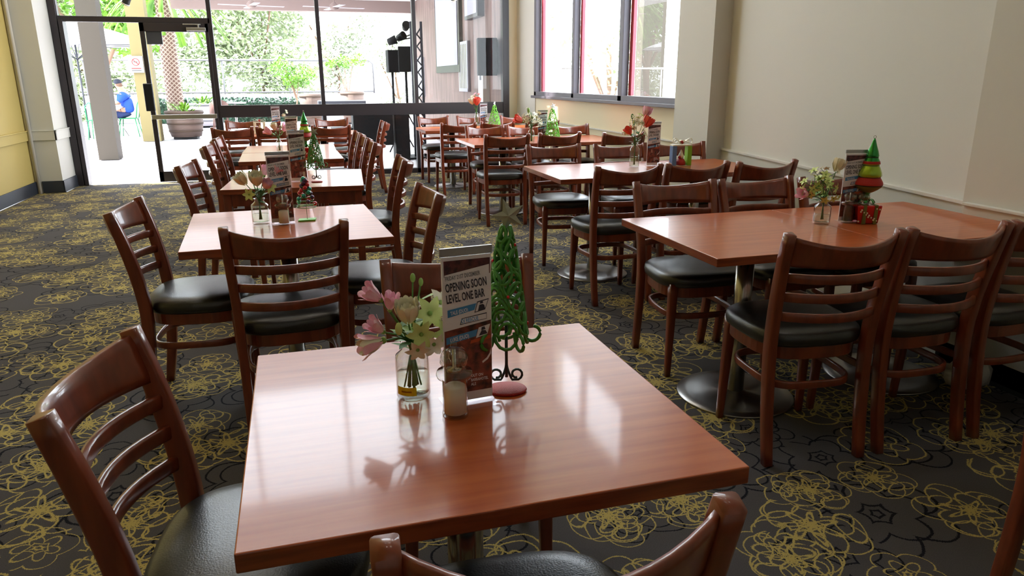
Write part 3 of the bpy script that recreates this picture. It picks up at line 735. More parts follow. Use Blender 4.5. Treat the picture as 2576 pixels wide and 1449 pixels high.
bunch((2.185,2.625), .105, .036, 'clear squat vase with pale flowers on the first wall-side table', [
 (-.10,-.02,.135,('bell','pink_petal'),.017,'pink bell bloom drooping outward'),(-.075,-.02,.165,('spray','lime_petal',9),.030,'lime flower spray on the aisle side'),(-.03,-.02,.185,('spray','lime_petal',10),.032,'lime flower spray in the middle'),
 (.0,-.03,.16,('spray','lime_petal',8),.028,'lime flower spray low down'),(.045,.0,.225,('rose','cream_petal'),.026,'cream bloom highest, against the menu card'),(.02,.01,.205,('spray','cream_petal',6),.022,'cream flower spray')], .1, .2, 'in the vase on the first wall-side table')
bunch((2.326,4.80), .175, .036, 'tall clear bottle vase with coral flower on the second wall-side table', [
 (.055,-.03,.285,('rose','coral_petal'),.036,'coral red bloom facing out'),(.07,.0,.355,('rose','pink_petal'),.032,'pink bloom highest'),(-.03,.0,.36,('bud','leaf'),.014,'dark bud spike highest'),(-.02,-.02,.32,('spray','cream_petal',7),.03,'cream spray'),
 (-.05,0,.27,('spray','cream_petal',6),.026,'cream spray on the aisle side'),(.02,.02,.33,('spray','lime_petal',6),.026,'lime spray'),(.07,.0,.235,('star','cream_petal'),.032,'cream star bloom low'),(-.04,-.01,.235,('bell','coral_petal'),.02,'small coral bud low')], .1, .3, 'in the tall vase on the second wall-side table', wat=.45)
bunch((2.255,7.0), .155, .032, 'clear bottle vase with white flowers on the third wall-side table', [
 (-.03,-.02,.23,('spray','cream_petal',8),.04,'white blossom spray on the aisle side'),(.03,-.02,.24,('spray','cream_petal',8),.042,'white blossom spray'),(.0,0,.29,('spray','cream_petal',5),.03,'white blossom spray on top'),(-.09,0,.21,('bell','coral_petal'),.03,'coral bloom'),(.06,0,.20,('spray','cream_petal',6),.03,'white blossom spray on the card side'),(-.03,0,.32,('bud','leaf_pale'),.02,'green spike')], .1, .2, 'in the vase on the third wall-side table', parts=False)
bunch((2.29,9.45), .20, .03, 'slim clear vase with coral flower on the farthest wall-side table', [
 (.0,-.02,.29,('rose','coral_petal'),.045,'coral bloom'),(-.04,0,.30,('rose','cream_petal'),.04,'peach bloom'),(.03,0,.38,('spray','pink_petal',6),.035,'pale pink spray'),(-.04,0,.38,('spray','cream_petal',4),.03,'cream spray')], .1, .2, 'in the vase on the farthest wall-side table', parts=False)

# ------------------------------------------------------------------ wire Christmas trees
def scroll_tree(loc, rz, label, s=1.0, wm='green_wire', wire=.0030, bm='glitter_red', star='star_silver', levels=9, flat=False, body=(.125,.345), wide=.046, lgh='dark_teal', seed=3):
    t = empty('wire_tree', loc, rz, label, 'ornament'); rn = random.Random(seed)
    mb = MB(); mb.lathe([(.0001,0),(.040*s,0),(.042*s,.003*s),(.040*s,.006*s),(.0001,.007*s)], bm, 32, sx=1, sy=.8); mb.build('base', t)
    z0, z1 = body[0]*s, body[1]*s
    mb = MB(); mb.tube([(0,0,.03*s),(0,0,z0+.02*s)], .0032*s, lgh, 8); mb.build('stem', t)
    for sg in (-1,1):
        mb = MB(); p = []
        for k in range(26):
            u = k/25
            if u < .45: v = u/.45; p.append((sg*.012*s*v*v+0, 0, (.068-.045*v)*s))
            else:
                v = (u-.45)/.55; a = -PI/2-0+v*2*PI*1.05; rr = .014*s*(1-.55*v); p.append((sg*(.012*s+.006*s+rr*math.cos(a)+.002*s), -.004*s*v, .023*s+.014*s*1+rr*math.sin(a)-.0*s))
        mb.tube(p, .0026*s, lgh, 7, up=(0,1,0)); mb.build('scroll_foot', t)
    mb = MB()
    def cone(a, z): 
        u = min(1,max(0,(z-z0)/(z1-z0))); r = wide*s*(1-u)**.75+.009*s; return Vector((r*math.cos(a), r*math.sin(a), z))
    for i in range(levels):
        zc = z0+(z1-z0)*(i+.4)/levels; u = (zc-z0)/(z1-z0); rad = (.020*(1-u)+.011)*s*(wide/.036)**.5
        for k in range(4 if u < .6 else 3):
            a0 = 2*PI*k/(4 if u < .6 else 3)+i*1.3; base_r = cone(0, zc).x; pts = []
            turns = 1.0 if (i+k) % 3 else 1.6; nn = 22
            for q in range(nn+1):
                b = q/nn*2*PI*turns; rr = rad*(1-.42*(q/nn) if turns > 1 else 1)
                pts.append(cone(a0+rr*math.cos(b)/max(base_r,.02*s), zc+rr*1.25*math.sin(b)))
            mb.tube(pts[:-1] if turns == 1.0 else pts, wire*s, wm, 6, closed=(turns == 1.0))
    for k in range(4):
        a0 = k*PI/2+.4; mb.tube([cone(a0+.5*math.sin(j*.9), z0+(z1-z0)*j/16) for j in range(17)], wire*s, wm, 6)
    for k in range(5):   # curled hooks round the skirt
        a = 2*PI*k/5+.15; d = Vector((math.cos(a), math.sin(a), 0)); c = d*(wide*s*.95); p = [c+Vector((0,0,z0+.012*s))]
        for q in range(12): b = -PI*.9+q/11*PI*1.35; p.append(c+d*(.022*s+.016*s*math.cos(b))+Vector((0,0,z0-.004*s+.016*s*math.sin(b))))
        mb.tube(p, wire*s*1.1, wm, 6)
    mb.build('scrollwork', t)
    mb = MB(); pts = []; zc = z1+.020*s; rs = .035*s
    for k in range(10):
        a = R(90+18)+k*PI/5; rr = rs if k % 2 == 0 else rs*.42; pts.append((rr*math.cos(a)+.006*s, 0, zc+rr*math.sin(a)))
    vs = pts+[(.006*s,-.006*s,zc),(.006*s,.006*s,zc)]; fs = [(i,(i+1)%10,10) for i in range(10)]+[((i+1)%10,i,11) for i in range(10)]
    mb.add(vs, fs, star); mb.build('star', t)
    mb = MB()
    for k in range(7):
        z = z0+(z1-z0)*(k+.5)/7; mb.ball(cone(k*2.4, z)*1.04, .0035*s, 'metal_red', 8)
    mb.build('red_beads', t)
    return t
scroll_tree((.375,1.325,TT), R(-14), 'green scrolled wire tree with silver star and red foot on the nearest table', 1.0, wide=.034, wire=.0034)
scroll_tree((.105,4.72,TT), 0, 'green scrolled wire tree with red foot on the third door-side table', .85, wide=.052)
scroll_tree((2.47,6.98,TT), .3, 'lime wire tree with pale star on the third wall-side table', 1.02, 'lime_wire', wire=.0032, levels=7, star='white', bm='lime_wire', lgh='lime_wire', body=(.02,.33), wide=.072, seed=5)
scroll_tree((2.52,9.40,TT), .8, 'lime wire tree with pale star on the farthest wall-side table', .95, 'lime_wire', wire=.0034, levels=6, star='white', bm='lime_wire', lgh='lime_wire', body=(.02,.31), wide=.080, seed=6)
# beaded tree, second door-side table
t = empty('bead_tree', (.020,3.40,TT), R(10), 'small wire tree hung with red and teal balls on the second door-side table', 'ornament')
mb = MB(); mb.prism([(-.045,-.02),(.03,-.03),(.045,.02),(-.03,.03)], 0, .006, 'lime_wire'); mb.build('base', t)
mb = MB(); mb.tube([(0,0,.006),(0,0,.20)], .0012, 'olive', 6); mb.build('stem', t)
mb = MB(); mb.tube([((.008+.036*(1-k/120))*math.cos(k*.42),(.008+.036*(1-k/120))*math.sin(k*.42),.062+.135*k/120) for k in range(121)], .0013, 'green_wire', 5); mb.tube([(.043*math.cos(a*PI/12),.043*math.sin(a*PI/12),.062) for a in range(24)], .0016, 'green_wire', 5, closed=True); mb.build('wire_cone', t)
for k in range(26):
    u = (k/26)**.8; a = k*2.4; r = .036*(1-u)+.004; mb = MB(); mb.ball((r*math.cos(a),r*math.sin(a),.074+.12*u), .0105, ('bauble_red','bauble_teal','bauble_purple')[k % 3], 10); mb.build('bauble', t)
# glass tier tree on a parcel
def tier_tree(loc, rz, label, s=1.0):
    t = empty('glass_tree', loc, rz, label, 'ornament')
    mb = MB(); mb.box(-.050*s,.050*s,-.045*s,.045*s,0,.082*s,'metal_red')
    vs = mb.v; mb.v = [(x*(.88 if z < .01 else 1.06), y*(.88 if z < .01 else 1.06), z) for x,y,z in vs]
    pc_ = mb.build('parcel', t, bevel=.006*s, seg=3)
    mb = MB()
    for x in (-.022,.026): mb.box((x-.007)*s,(x+.007)*s,-.0485*s,.0485*s,.001,.084*s,'olive')
    mb.build('ribbon', pc_)
    mb = MB()
    for k in range(14):
        a = k*1.7; mb.ball((-.045*s+.09*s*((k*.37) % 1), -.0465*s, .012*s+.06*s*((k*.61) % 1)), .004*s, 'ribbon_white', 8, 1)
    mb.build('dots', pc_)
    mb = MB()
    for k in range(6):
        a = k*PI/3; p = [Vector((0,0,.088*s))+Vector((math.cos(a),math.sin(a),0))*(.006+.030*q/6)*s+Vector((0,0,.016*s*math.sin(q/6*PI))) for q in range(7)]; mb.sweep(p, rrect(.012*s,.003*s,.001,1), 'metal_green')
    mb.lathe([(.0001,.082*s),(.012*s,.084*s),(.011*s,.13*s),(.013*s,.135*s),(.0001,.136*s)], 'metal_green', 16); mb.build('trunk', t)
    mb = MB(); F = [(.0001,.130),(.018,.134),(.038,.146),(.052,.158),(.054,.163)]
    prof = F+[(.057,.168),(.056,.178),(.048,.192),(.043,.200)]+[(.045,.203),(.049,.208),(.046,.222),(.038,.242),(.033,.250)]+[(.033,.253),(.036,.258),(.033,.270),(.025,.284)]+[(.025,.288),(.027,.293),(.022,.312),(.013,.336),(.006,.358),(.003,.366)]
    mats = ['olive']*4+['dark_band']+['glitter_red']*3+['dark_band']+['metal_lime']*4+['dark_band']+['metal_lime','glitter_red','metal_green']+['dark_band']+['metal_green']*5
    mats = (mats+['metal_green']*9)[:len(prof)-1]
    mb.lathe([(r*s,z*s) for r,z in prof], 'metal_green', 28, mats=mats); mb.build('tiers', t)
    mb = MB(); mb.tube([(.005*s*math.cos(a*PI/6),0,(.372+.006*math.sin(a*PI/6))*s) for a in range(12)], .0012*s, 'steel', 6, closed=True); mb.build('hanging_loop', t)
    return t
tier_tree((2.39,2.60,TT), R(-18), 'tiered glass tree in green, lime and red on a red parcel')
tier_tree((.075,6.30,TT), R(5), 'tiered glass tree ornament on the fourth door-side table', 1.0)
# open gift-frame ornaments
def gift(loc, rz, label, s=1.0, cols=('blue_ribbon','green_ribbon'), fig=True):
    g = empty('gift_ornament', loc, rz, label, 'ornament')
    for x, m_ in ((-.062,cols[0]),(.055,cols[1])):
        mb = MB(); mb.box((x-.016)*s,(x+.016)*s,-.03*s,.03*s,0,.145*s,m_); mb.build('ribbon_post', g, bevel=.002*s)
    mb = MB(); mb.box(-.078*s,.071*s,-.03*s,.03*s,.0,.005*s,'ribbon_white'); mb.box(-.078*s,.071*s,-.03*s,.03*s,.145*s,.152*s,'ribbon_white'); mb.build('frame', g)
    mb = MB()
    for sg in (-1,1):
        for q in range(2):
            p = [(sg*(.006+.07*math.sin(PI*k/14)*(1-.3*q))*s, (-.01+.02*q)*s, (.158+(.034-.012*q)*math.sin(2*PI*k/14)*(1 if k < 8 else .4)+.028*k/14)*s) for k in range(15)]; mb.sweep(p, rrect(.002*s,.014*s,.0008*s,1), 'ribbon_white', up=(0,1,0))
        mb.sweep([(sg*.006*s,0,.158*s),(sg*.05*s,0,.165*s),(sg*.082*s,0,.158*s)], rrect(.002*s,.012*s,.0008*s,1), 'ribbon_white', up=(0,1,0))
    mb.build('bow', g)
    mb = MB(); mb.ball((0,0,.168*s), .014*s, 'glitter_red', 14); mb.build('bauble', g)
    if fig:
        mb = MB(); mb.lathe([(.0001,.005*s),(.036*s,.006*s),(.034*s,.03*s),(.022*s,.05*s),(.0001,.055*s)], 'glitter_red', 16); mb.lathe([(.0001,.05*s),(.018*s,.055*s),(.020*s,.075*s),(.012*s,.09*s),(.006*s,.11*s),(.0001,.118*s)], 'cream_petal', 14); mb.ball((-.016*s,-.012*s,.062*s), .012*s, 'metal_red', 10); mb.build('figure', g)
    return g
gift((2.70,4.80,TT), R(-6), 'gift-shaped ornament with green and blue posts and a cream bow', 1.0)
gift((-.40,9.30,TT), 0, 'small red and white gift ornament on the far table by the door', .9, ('ribbon_white','ribbon_white'))
# pair of spotlights hanging above the glazing
for (x,y,z,ry,lb) in ((-1.80,10.3,2.36,R(28),'small dark spotlight hanging in front of the door transom'),(2.17,10.3,2.50,R(-28),'small dark spotlight hanging before the projection screen')):
    e = empty('spotlight', (x,y,z), 0, lb, 'spotlight')
    mb = MB(); mb.lathe([(.0001,-.11),(.045,-.11),(.045,.11),(.0001,.11)], 'dark_grey', 20); o = mb.build('housing', e); o.rotation_euler = (R(14),ry,0)
    mb = MB(); mb.lathe([(.038,-.12),(.050,-.12),(.050,-.105),(.038,-.105)], 'white', 20); o = mb.build('rim', e); o.rotation_euler = (R(14),ry,0)
    mb = MB(); mb.tube([(0,0,.02),(0,0,H-z)], .008, 'dark_grey', 8); mb.build('rod', e)
#@@OUTDOOR@@
# ------------------------------------------------------------------ outdoors
mb = MB(); mb.box(-16,9,FY,29,-.14,-.01,'deck_tile'); o = mb.build('floor_terrace'); o.name = 'ground_terrace'; struct(o)
mb = MB(); mb.box(-80,80,-30,140,-3.2,-3.0,'concrete'); o = mb.build('ground'); struct(o)
mb = MB(); mb.box(-2.6,3.6,FY+.2,20.2,3.3,3.4,'soffit'); o = mb.build('ceiling_verandah'); struct(o)
mb = MB(); mb.box(-2.6,3.3,19.9,20.2,3.02,3.3,'beam_pink'); struct(mb.build('trim_7'))
mb = MB(); mb.box(3.22,3.5,FY+.2,20.6,-.1,3.3,'grey_wood'); struct(mb.build('wall_verandah'))
def tagd(o, l, c, g=None): return tag(o, l, c, g)
# two columns
mb = MB(); mb.box(-3.41,-3.09,14.63,15.0,0,5,'column_brown_shaded'); tagd(mb.build('concrete_column'), 'thick brown concrete column standing in the open doorway view', 'column')
mb = MB(); mb.box(-3.42,-3.03,18.9,19.3,0,5,'column_yellow_shaded'); tagd(mb.build('concrete_column'), 'yellowish concrete column carrying the no smoking sign', 'column')
e = empty('no_smoking_sign', (-3.36,18.86,1.56), 0, 'small white no smoking sign on the yellowish column', 'sign')
mb = MB(); mb.box(-.13,.17,-.01,.03,-.02,.34,'sign_white'); pn_ = mb.build('panel', e)
mb = MB()
mb.tube([(.02+.075*math.cos(a*PI/12),-.013,.21+.075*math.sin(a*PI/12)) for a in range(24)], .008, 'sign_red', 6, closed=True, up=(0,1,0)); mb.tube([(-.03,-.013,.26),(.07,-.013,.16)], .008, 'sign_red', 6); mb.box(-.03,.06,-.014,-.01,.205,.218,'sign_black'); mb.box(-.08,.12,-.014,-.01,.06,.085,'sign_red'); mb.box(-.08,.12,-.014,-.01,.02,.035,'sign_black'); mb.build('symbol', pn_)
# projection screen, panels and boxes on the panelled wall
e = empty('projection_screen', (3.20,15.55,2.3), 0, 'large white screen in a dark frame on the panelled terrace wall', 'screen')
mb = MB(); mb.box(-.05,.02,-1.25,1.2,-.80,1.05,'frame_dark'); mb.build('frame', e)
mb = MB(); mb.box(-.06,-.049,-1.10,1.05,-.66,.91,'screen_white'); mb.build('screen', e)
mb = MB(); mb.box(3.16,3.22,18.7,19.4,.95,1.9,'screen_white'); tagd(mb.build('wall_poster'), 'narrow white poster on the terrace wall left of the big screen', 'poster')
mb = MB(); mb.box(3.16,3.22,13.7,14.45,1.14,2.05,'screen_white')
for k in range(5): mb.box(3.155,3.162,13.8+.13*k,13.83+.13*k,1.2,2.0,'olive')
tagd(mb.build('wall_poster'), 'white poster with dark strokes between the big screen and the speaker', 'poster')
e = empty('television', (3.1,13.1,2.75), 0, 'dark framed television high on the terrace wall', 'television')
mb = MB(); mb.box(0,.12,-.5,.5,-.36,.36,'frame_dark'); mb.build('case', e)
mb = MB(); mb.box(-.006,0,-.44,.44,-.30,.30,'screen_white'); mb.build('screen', e)
def speaker(loc, rz, label, s=1.0):
    e = empty('loudspeaker', loc, rz, label, 'loudspeaker')
    mb = MB(); mb.prism([(-.19*s,-.18*s),(.19*s,-.18*s),(.13*s,.18*s),(-.13*s,.18*s)], 0, .66*s, 'black'); cb_ = mb.build('cabinet', e, bevel=.012)
    mb = MB(); mb.box(-.17*s,.17*s,-.192*s,-.178*s,.03*s,.63*s,'black'); mb.build('grille', cb_)
    return e
speaker((3.02,11.70,1.42), R(80), 'wall-mounted dark loudspeaker beside the glazing post', .86)
mb = MB(); mb.box(3.1,3.22,12.3,12.62,.95,1.95,'white'); mb.box(3.09,3.1,12.4,12.5,1.35,1.45,'dark_grey'); mb.box(3.09,3.1,12.38,12.52,1.62,1.86,'dark_grey'); tagd(mb.build('wall_cabinet'), 'narrow white switch cabinet on the terrace wall below the speaker', 'cabinet')
# lighting truss, stand speakers and stage
def truss(x, y, z1, label):
    e = empty('lighting_truss', (x,y,0), R(12), label, 'truss')
    mb = MB(); r = .11; P = [(r*math.cos(a), r*math.sin(a)) for a in (R(90),R(210),R(330))]
    for px, py in P: mb.tube([(px,py,0),(px,py,z1)], .024, 'dark_grey', 8)
    mb.build('rails', e)
    mb = MB()
    for i in range(3):
        a, b = P[i], P[(i+1)%3]; z = .05; k = 0
        while z+.22 < z1:
            p, q = (a, b) if k % 2 == 0 else (b, a); mb.tube([(p[0],p[1],z),(q[0],q[1],z+.22)], (.012), 'dark_grey', 6); z += .22; k += 1
    mb.build('lattice', e)
    mb = MB(); mb.box(-.3,.3,-.3,.3,0,.02,'black'); mb.build('base_plate', e)
    return e
truss(2.16,13.4,2.34,'silver lattice lighting truss behind the glazing')
speaker((2.06,14.0,1.50), R(-8), 'larger dark loudspeaker on a stand beside the lighting truss', .68)
speaker((1.94,15.0,1.50), R(14), 'smaller loudspeaker on a stand behind the larger one', .64)
for x,y,z,lb in ((2.06,14.0,1.50,'black pole stand under the larger loudspeaker'),(1.94,15.0,1.50,'black pole stand under the smaller loudspeaker')):
    e = empty('speaker_stand', (x,y,0), 0, lb, 'speaker stand')
    mb = MB(); mb.tube([(0,0,.15),(0,0,z)], .024, 'black', 10); mb.build('pole', e)
    for k in range(3):
        a = k*2*PI/3+.4; mb = MB(); mb.tube([(0,0,.75),(.42*math.cos(a),.42*math.sin(a),.02)], .014, 'black', 8); mb.build('leg', e)
for k,(x,y,z) in enumerate(((2.02,13.5,2.26),(1.93,13.55,2.09),(1.76,13.5,2.02))):
    e = empty('stage_light', (x,y,z), 0, ('round black stage lamp highest on the truss','round black stage lamp in the middle of the cluster','small black stage lamp furthest from the truss')[k], 'stage lamp')
    mb = MB(); mb.lathe([(.0001,-.08),(.055,-.07),(.075,.08),(.065,.085),(.0001,.05)], 'black', 16); o = mb.build('housing', e); o.rotation_euler = (R(70),0,R(40*k))
    mb = MB(); mb.tube([(0,0,0),(.12,.02,.02),(2.12-x,13.4-y,.05)], .012, 'black', 6); mb.build('bracket', e)
mb = MB(); mb.box(.95,1.62,12.75,13.2,.28,.90,'black'); mb.box(.90,2.05,12.70,13.22,.90,.95,'dark_grey'); mb.box(1.66,1.9,12.8,13.2,0,.90,'black'); mb.box(.95,1.0,12.8,12.85,0,.28,'black'); tagd(mb.build('bar_counter', bevel=.01), 'long black draped counter outside behind the glazing', 'counter')
mb = MB(); mb.box(.62,.95,12.9,13.4,0,.55,'dark_grey'); mb.box(.60,.97,12.88,13.42,.55,.57,'black'); tagd(mb.build('flight_case', bevel=.008), 'low dark flight case next to the black counter', 'case')
# outdoor long table with two barrels behind
e = empty('outdoor_table', (1.27,20.8,0), 0, 'dark long table outside with a pale cloth strip', 'table')
mb = MB(); mb.box(-.62,.62,-.4,.4,.72,.82,'dark_grey'); mb.build('tabletop', e)
for sx in (-.5,.5):
    for sy in (-.3,.3): mb = MB(); mb.box(sx-.04,sx+.04,sy-.04,sy+.04,0,.72,'dark_grey'); mb.build('leg', e)
def barrel(loc, r, h, label, m_='barrel', plants=True, trunk=False, nm='barrel_planter'):
    e = empty(nm, loc, 0, label, 'planter')
    mb = MB(); mb.lathe([(.0001,.05),(r*.78,.05),(r*.90,h*.4),(r,h),(r*.93,h),(r*.9,h*.9),(.0001,h*.9)], m_, 28); tb_ = mb.build('tub', e)
    mb = MB()
    for z in (.28,.55,.93): mb.lathe([(r*(.78+.22*z**.8)+.004,h*z-.02),(r*(.78+.22*z**.8)+.012,h*z-.018),(r*(.785+.22*z**.8)+.012,h*z+.018),(r*(.785+.22*z**.8)+.004,h*z+.02)], 'soil' if m_ == 'barrel' else 'rail_grey', 28)
    mb.build('hoops', tb_)
    mb = MB(); mb.box(-r*.6,r*.6,-r*.6,r*.6,0,.05,'black'); mb.build('foot', e)
    if plants:
        mb = MB(); rn = random.Random(int(loc[0]*100))
        for k in range(90): a = rn.uniform(0,6.28); q = rn.uniform(0,r*.8); leaf(mb, (q*math.cos(a),q*math.sin(a),h*.9+rn.uniform(0,.2)), (math.cos(a),math.sin(a),rn.uniform(.3,1.4)), rn.uniform(.1,.28), .025, 'foliage_near')
        mb.build('foliage', e)
    return e
barrel((-2.56,19.6,0), .44, .66, 'brown half-barrel planter with leafy plants seen through the glass door')
barrel((-2.62,24.3,0), .55, .70, 'large pale round planter behind the brown half-barrel', 'pot_white')
barrel((.55,23.5,0), .36, .95, 'upright wine barrel behind the dark outdoor table, door side', 'barrel', False, nm='wine_barrel')
barrel((1.85,24.5,0), .38, 1.0, 'upright wine barrel behind the dark outdoor table, far side', 'barrel', False, nm='wine_barrel')
# leaf clouds
def crown(mb, c, rad, n, m_, size, rn, sq=1.0):
    for k in range(n):
        while True:
            p = Vector((rn.uniform(-1,1), rn.uniform(-1,1), rn.uniform(-1,1)))
            if .25 < p.length < 1: break
        p = Vector((p.x*rad, p.y*rad, p.z*rad*sq))+Vector(c)
        q = Euler((rn.uniform(-1,1), rn.uniform(-1,1), rn.uniform(0,6.28))).to_matrix(); s = size*rn.uniform(.6,1.3)
        vs = [p+q@Vector(v) for v in ((-s,0,0),(0,-s*.45,0),(s,0,s*.1),(0,s*.45,0))]
        mb.add(vs, [(0,1,2,3)], m_)
def tree(x, y, z0, h, blobs, m_, label, size=.2, n=700, seed=1, tr=.16, name='tree', group=None):
    e = empty(name, (x,y,z0), 0, label, 'tree', group); rn = random.Random(seed)
    mb = MB(); mb.tube([(0,0,0),(.1,.05,h*.4),(-.05,.1,h*.7)], lambda t: tr*(1-.5*t), 'bark', 10)
    for bx, by, bz, br in blobs[:4]: mb.tube([(.08,.05,h*.38),(bx*.6,by*.6,bz)], tr*.35, 'bark', 6)
    mb.build('trunk', e)
    mb = MB()
    for bx, by, bz, br in blobs: crown(mb, (bx,by,bz), br, int(n*br*br/2.2), m_, size, rn, .8)
    mb.build('foliage', e); return e
# the lattice-wrapped trunk with its leafy head
e = empty('palm_tree', (-3.0,21.6,0), 0, 'pale lattice-patterned trunk rising behind the brown planter', 'tree')
mb = MB(); mb.lathe([(.0001,0),(.24,0),(.21,1.0),(.20,2.4),(.19,3.6),(.0001,3.7)], 'lattice_trunk', 24); mb.build('trunk', e)
mb = MB(); rn = random.Random(4)
for k in range(44):
    a = rn.uniform(0,6.28); up_ = rn.uniform(.1,1.2); p = [Vector((0,0,3.5))+Vector((math.cos(a),math.sin(a),0))*(1.5*t)+Vector((0,0,up_*t*1.2-1.5*t*t)) for t in (0,.25,.5,.75,1)]
    mb.sweep(p, [(-.05,0),(0,.02),(.05,0),(0,-.004)], 'foliage_near')
mb.build('fronds', e)
tree(-5.3,24.5,0,4.2,[(.6,0,3.3,1.1),(1.1,-.4,2.6,.8),(-.6,.2,3.6,1.0),(-2.0,.4,3.9,1.1),(-3.3,.2,4.2,1.1),(1.5,0,3.8,.9)],'foliage_near','bright green leafy tree beyond the columns', .13, 1300, 3)
tree(.05,25.6,0,1.9,[(-.35,0,1.75,.42),(.35,0,1.5,.40),(.0,.1,1.35,.35)],'foliage_near','small young tree with bright leaves behind the terrace rail', .06, 4200, 5, .035)
tree(1.75,26.0,0,2.0,[(.0,0,1.95,.30),(.5,0,2.0,.26),(-.4,0,1.9,.24)],'foliage_near','low sprig of leaves by the end of the terrace rail', .06, 4200, 6, .03)
far = [(-9.5,40,1,6,'foliage_far_haze','hazy olive tree furthest toward the doorway beyond the rail'),(-5.2,38,1,6,'foliage_far_haze','hazy olive tree behind the lattice trunk'),(-1.4,39,1,6.5,'foliage_far_haze','broad hazy tree in the middle beyond the rail'),
       (2.4,42,1,6,'foliage_pale_haze','pale hazy tree beyond the middle post of the rail'),(6.2,46,0,5,'foliage_pale_haze','faint pale tree behind the loudspeakers'),(-14,44,1,7,'foliage_far_haze','hazy tree glimpsed beyond the umbrella')]
for i,(x,y,z0,h,m_,lb) in enumerate(far):
    rn = random.Random(20+i); bl = [(rn.uniform(-2.2,2.2), rn.uniform(-1.5,1.5), rn.uniform(-1.5,h-1.0), rn.uniform(1.1,1.9)) for k in range(15 if i < 3 else 9)]
    tree(x,y,z0-2,h,[(a,b,c+2,d_) for a,b,c,d_ in bl],m_,lb,.15,900,30+i,.11)
tree(11.0,25.0,-3,8,[(0,0,5.2,1.3),(-2.2,-2,4.9,1.0),(-1.5,2,6.6,1.3),(1.6,1,6.0,1.2),(.6,-1,4.0,1.0)],'foliage_far_haze','pale tree outside the wall-side windows', .16, 420, 77)
# hedge below the rail
mb = MB(); rn = random.Random(9); mb.box(-4.4,.35,26.75,27.25,0,.62,'hedge'); crown(mb, (0,0,0), .01, 1, 'hedge', .01, rn)
for k in range(2600):
    p = Vector((rn.uniform(-4.4,.4), rn.uniform(26.6,26.85), rn.uniform(.0,.80))); s = .07; q = Euler((rn.uniform(-1,1), rn.uniform(-1,1), rn.uniform(0,6))).to_matrix()
    mb.add([p+q@Vector(v) for v in ((-s,0,0),(0,-s*.5,0),(s,0,0),(0,s*.5,0))], [(0,1,2,3)], 'hedge')
tagd(mb.build('hedge'), 'dark green hedge strip under the terrace rail', 'hedge')
# terrace rail with wires
e = empty('terrace_railing', (0,27.4,0), 0, 'white wire railing on a low kerb along the terrace edge', 'railing')
mb = MB(); mb.tube([(-6.5,0,2.02),(2.72,0,2.02),(2.86,0,1.90),(2.86,0,.9)], .035, 'rail_grey', 10); mb.tube([(-6.5,0,.96),(2.86,0,.96)], .03, 'rail_grey', 8); mb.build('rail', e)
for x in (-6.4,-4.0,-2.2,-.05): mb = MB(); mb.tube([(x,0,0),(x,0,2.0)], .028, 'rail_grey', 8); mb.build('post', e)
mb = MB()
for k in range(8): mb.tube([(-6.5,0,1.08+.115*k),(-.05,0,1.08+.115*k)], .006, 'rail_grey', 5)
mb.build('wires', e)
mb = MB(); mb.box(-6.5,3.0,-.1,.25,0,.9,'pot_white'); mb.build('kerb', e)
# cafe table and chair outside the far table
e = empty('cafe_table', (-1.58,22.5,0), 0, 'small round pedestal table outside next to the brown tub chair', 'table')
mb = MB(); mb.lathe([(.0001,.73),(.30,.73),(.30,.76),(.0001,.76)], 'table_white', 24); mb.build('tabletop', e)
mb = MB(); mb.lathe([(.20,0),(.20,.02),(.03,.04),(.03,.73)], 'steel', 16); mb.build('pedestal', e)
e = empty('tub_chair', (-1.95,22.0,0), 0, 'brown tub chair with rounded back outside', 'chair')
mb = MB(); mb.lathe([(.0001,.38),(.24,.38),(.25,.45),(.0001,.46)], 'brown_rattan', 20); mb.build('seat', e)
mb = MB(); vs = []; n = 16
for k in range(n+1):
    a = PI+PI*k/n; hh = .46+.40*math.sin(PI*k/n)**.5
    for r_, z in ((.25,.44),(.27,hh),(.245,hh),(.225,.44)): vs.append((r_*math.cos(a), r_*math.sin(a), z))
mb.add(vs, [(k*4+j,k*4+(j+1)%4,k*4+4+(j+1)%4,k*4+4+j) for k in range(n) for j in range(4)], 'brown_rattan', True); mb.build('backrest', e)
for sx in (-.17,.17):
    for sy in (-.17,.17): mb = MB(); mb.tube([(sx,sy,.38),(sx*1.2,sy*1.2,0)], .014, 'brown_rattan', 8); mb.build('leg', e)
# ceiling fans under the verandah
for x,y,lb in ((-.66,17,'ceiling fan nearer the door under the verandah soffit'),(1.02,17,'ceiling fan nearer the panelled wall under the verandah soffit')):
    e = empty('ceiling_fan', (x,y,0), R(12), lb, 'fan')
    mb = MB(); mb.lathe([(.0001,2.80),(.09,2.83),(.10,2.90),(.05,2.95),(.015,2.97),(.015,3.22),(.06,3.30)], 'beam_pink', 16); mb.build('motor', e)
    for k in range(4):
        a = k*PI/2; mb = MB(); mb.box(.10,.66,-.06,.06,2.855,2.865,'pot_white',0); o = mb.build('blade', e); o.rotation_euler = (0,0,a)
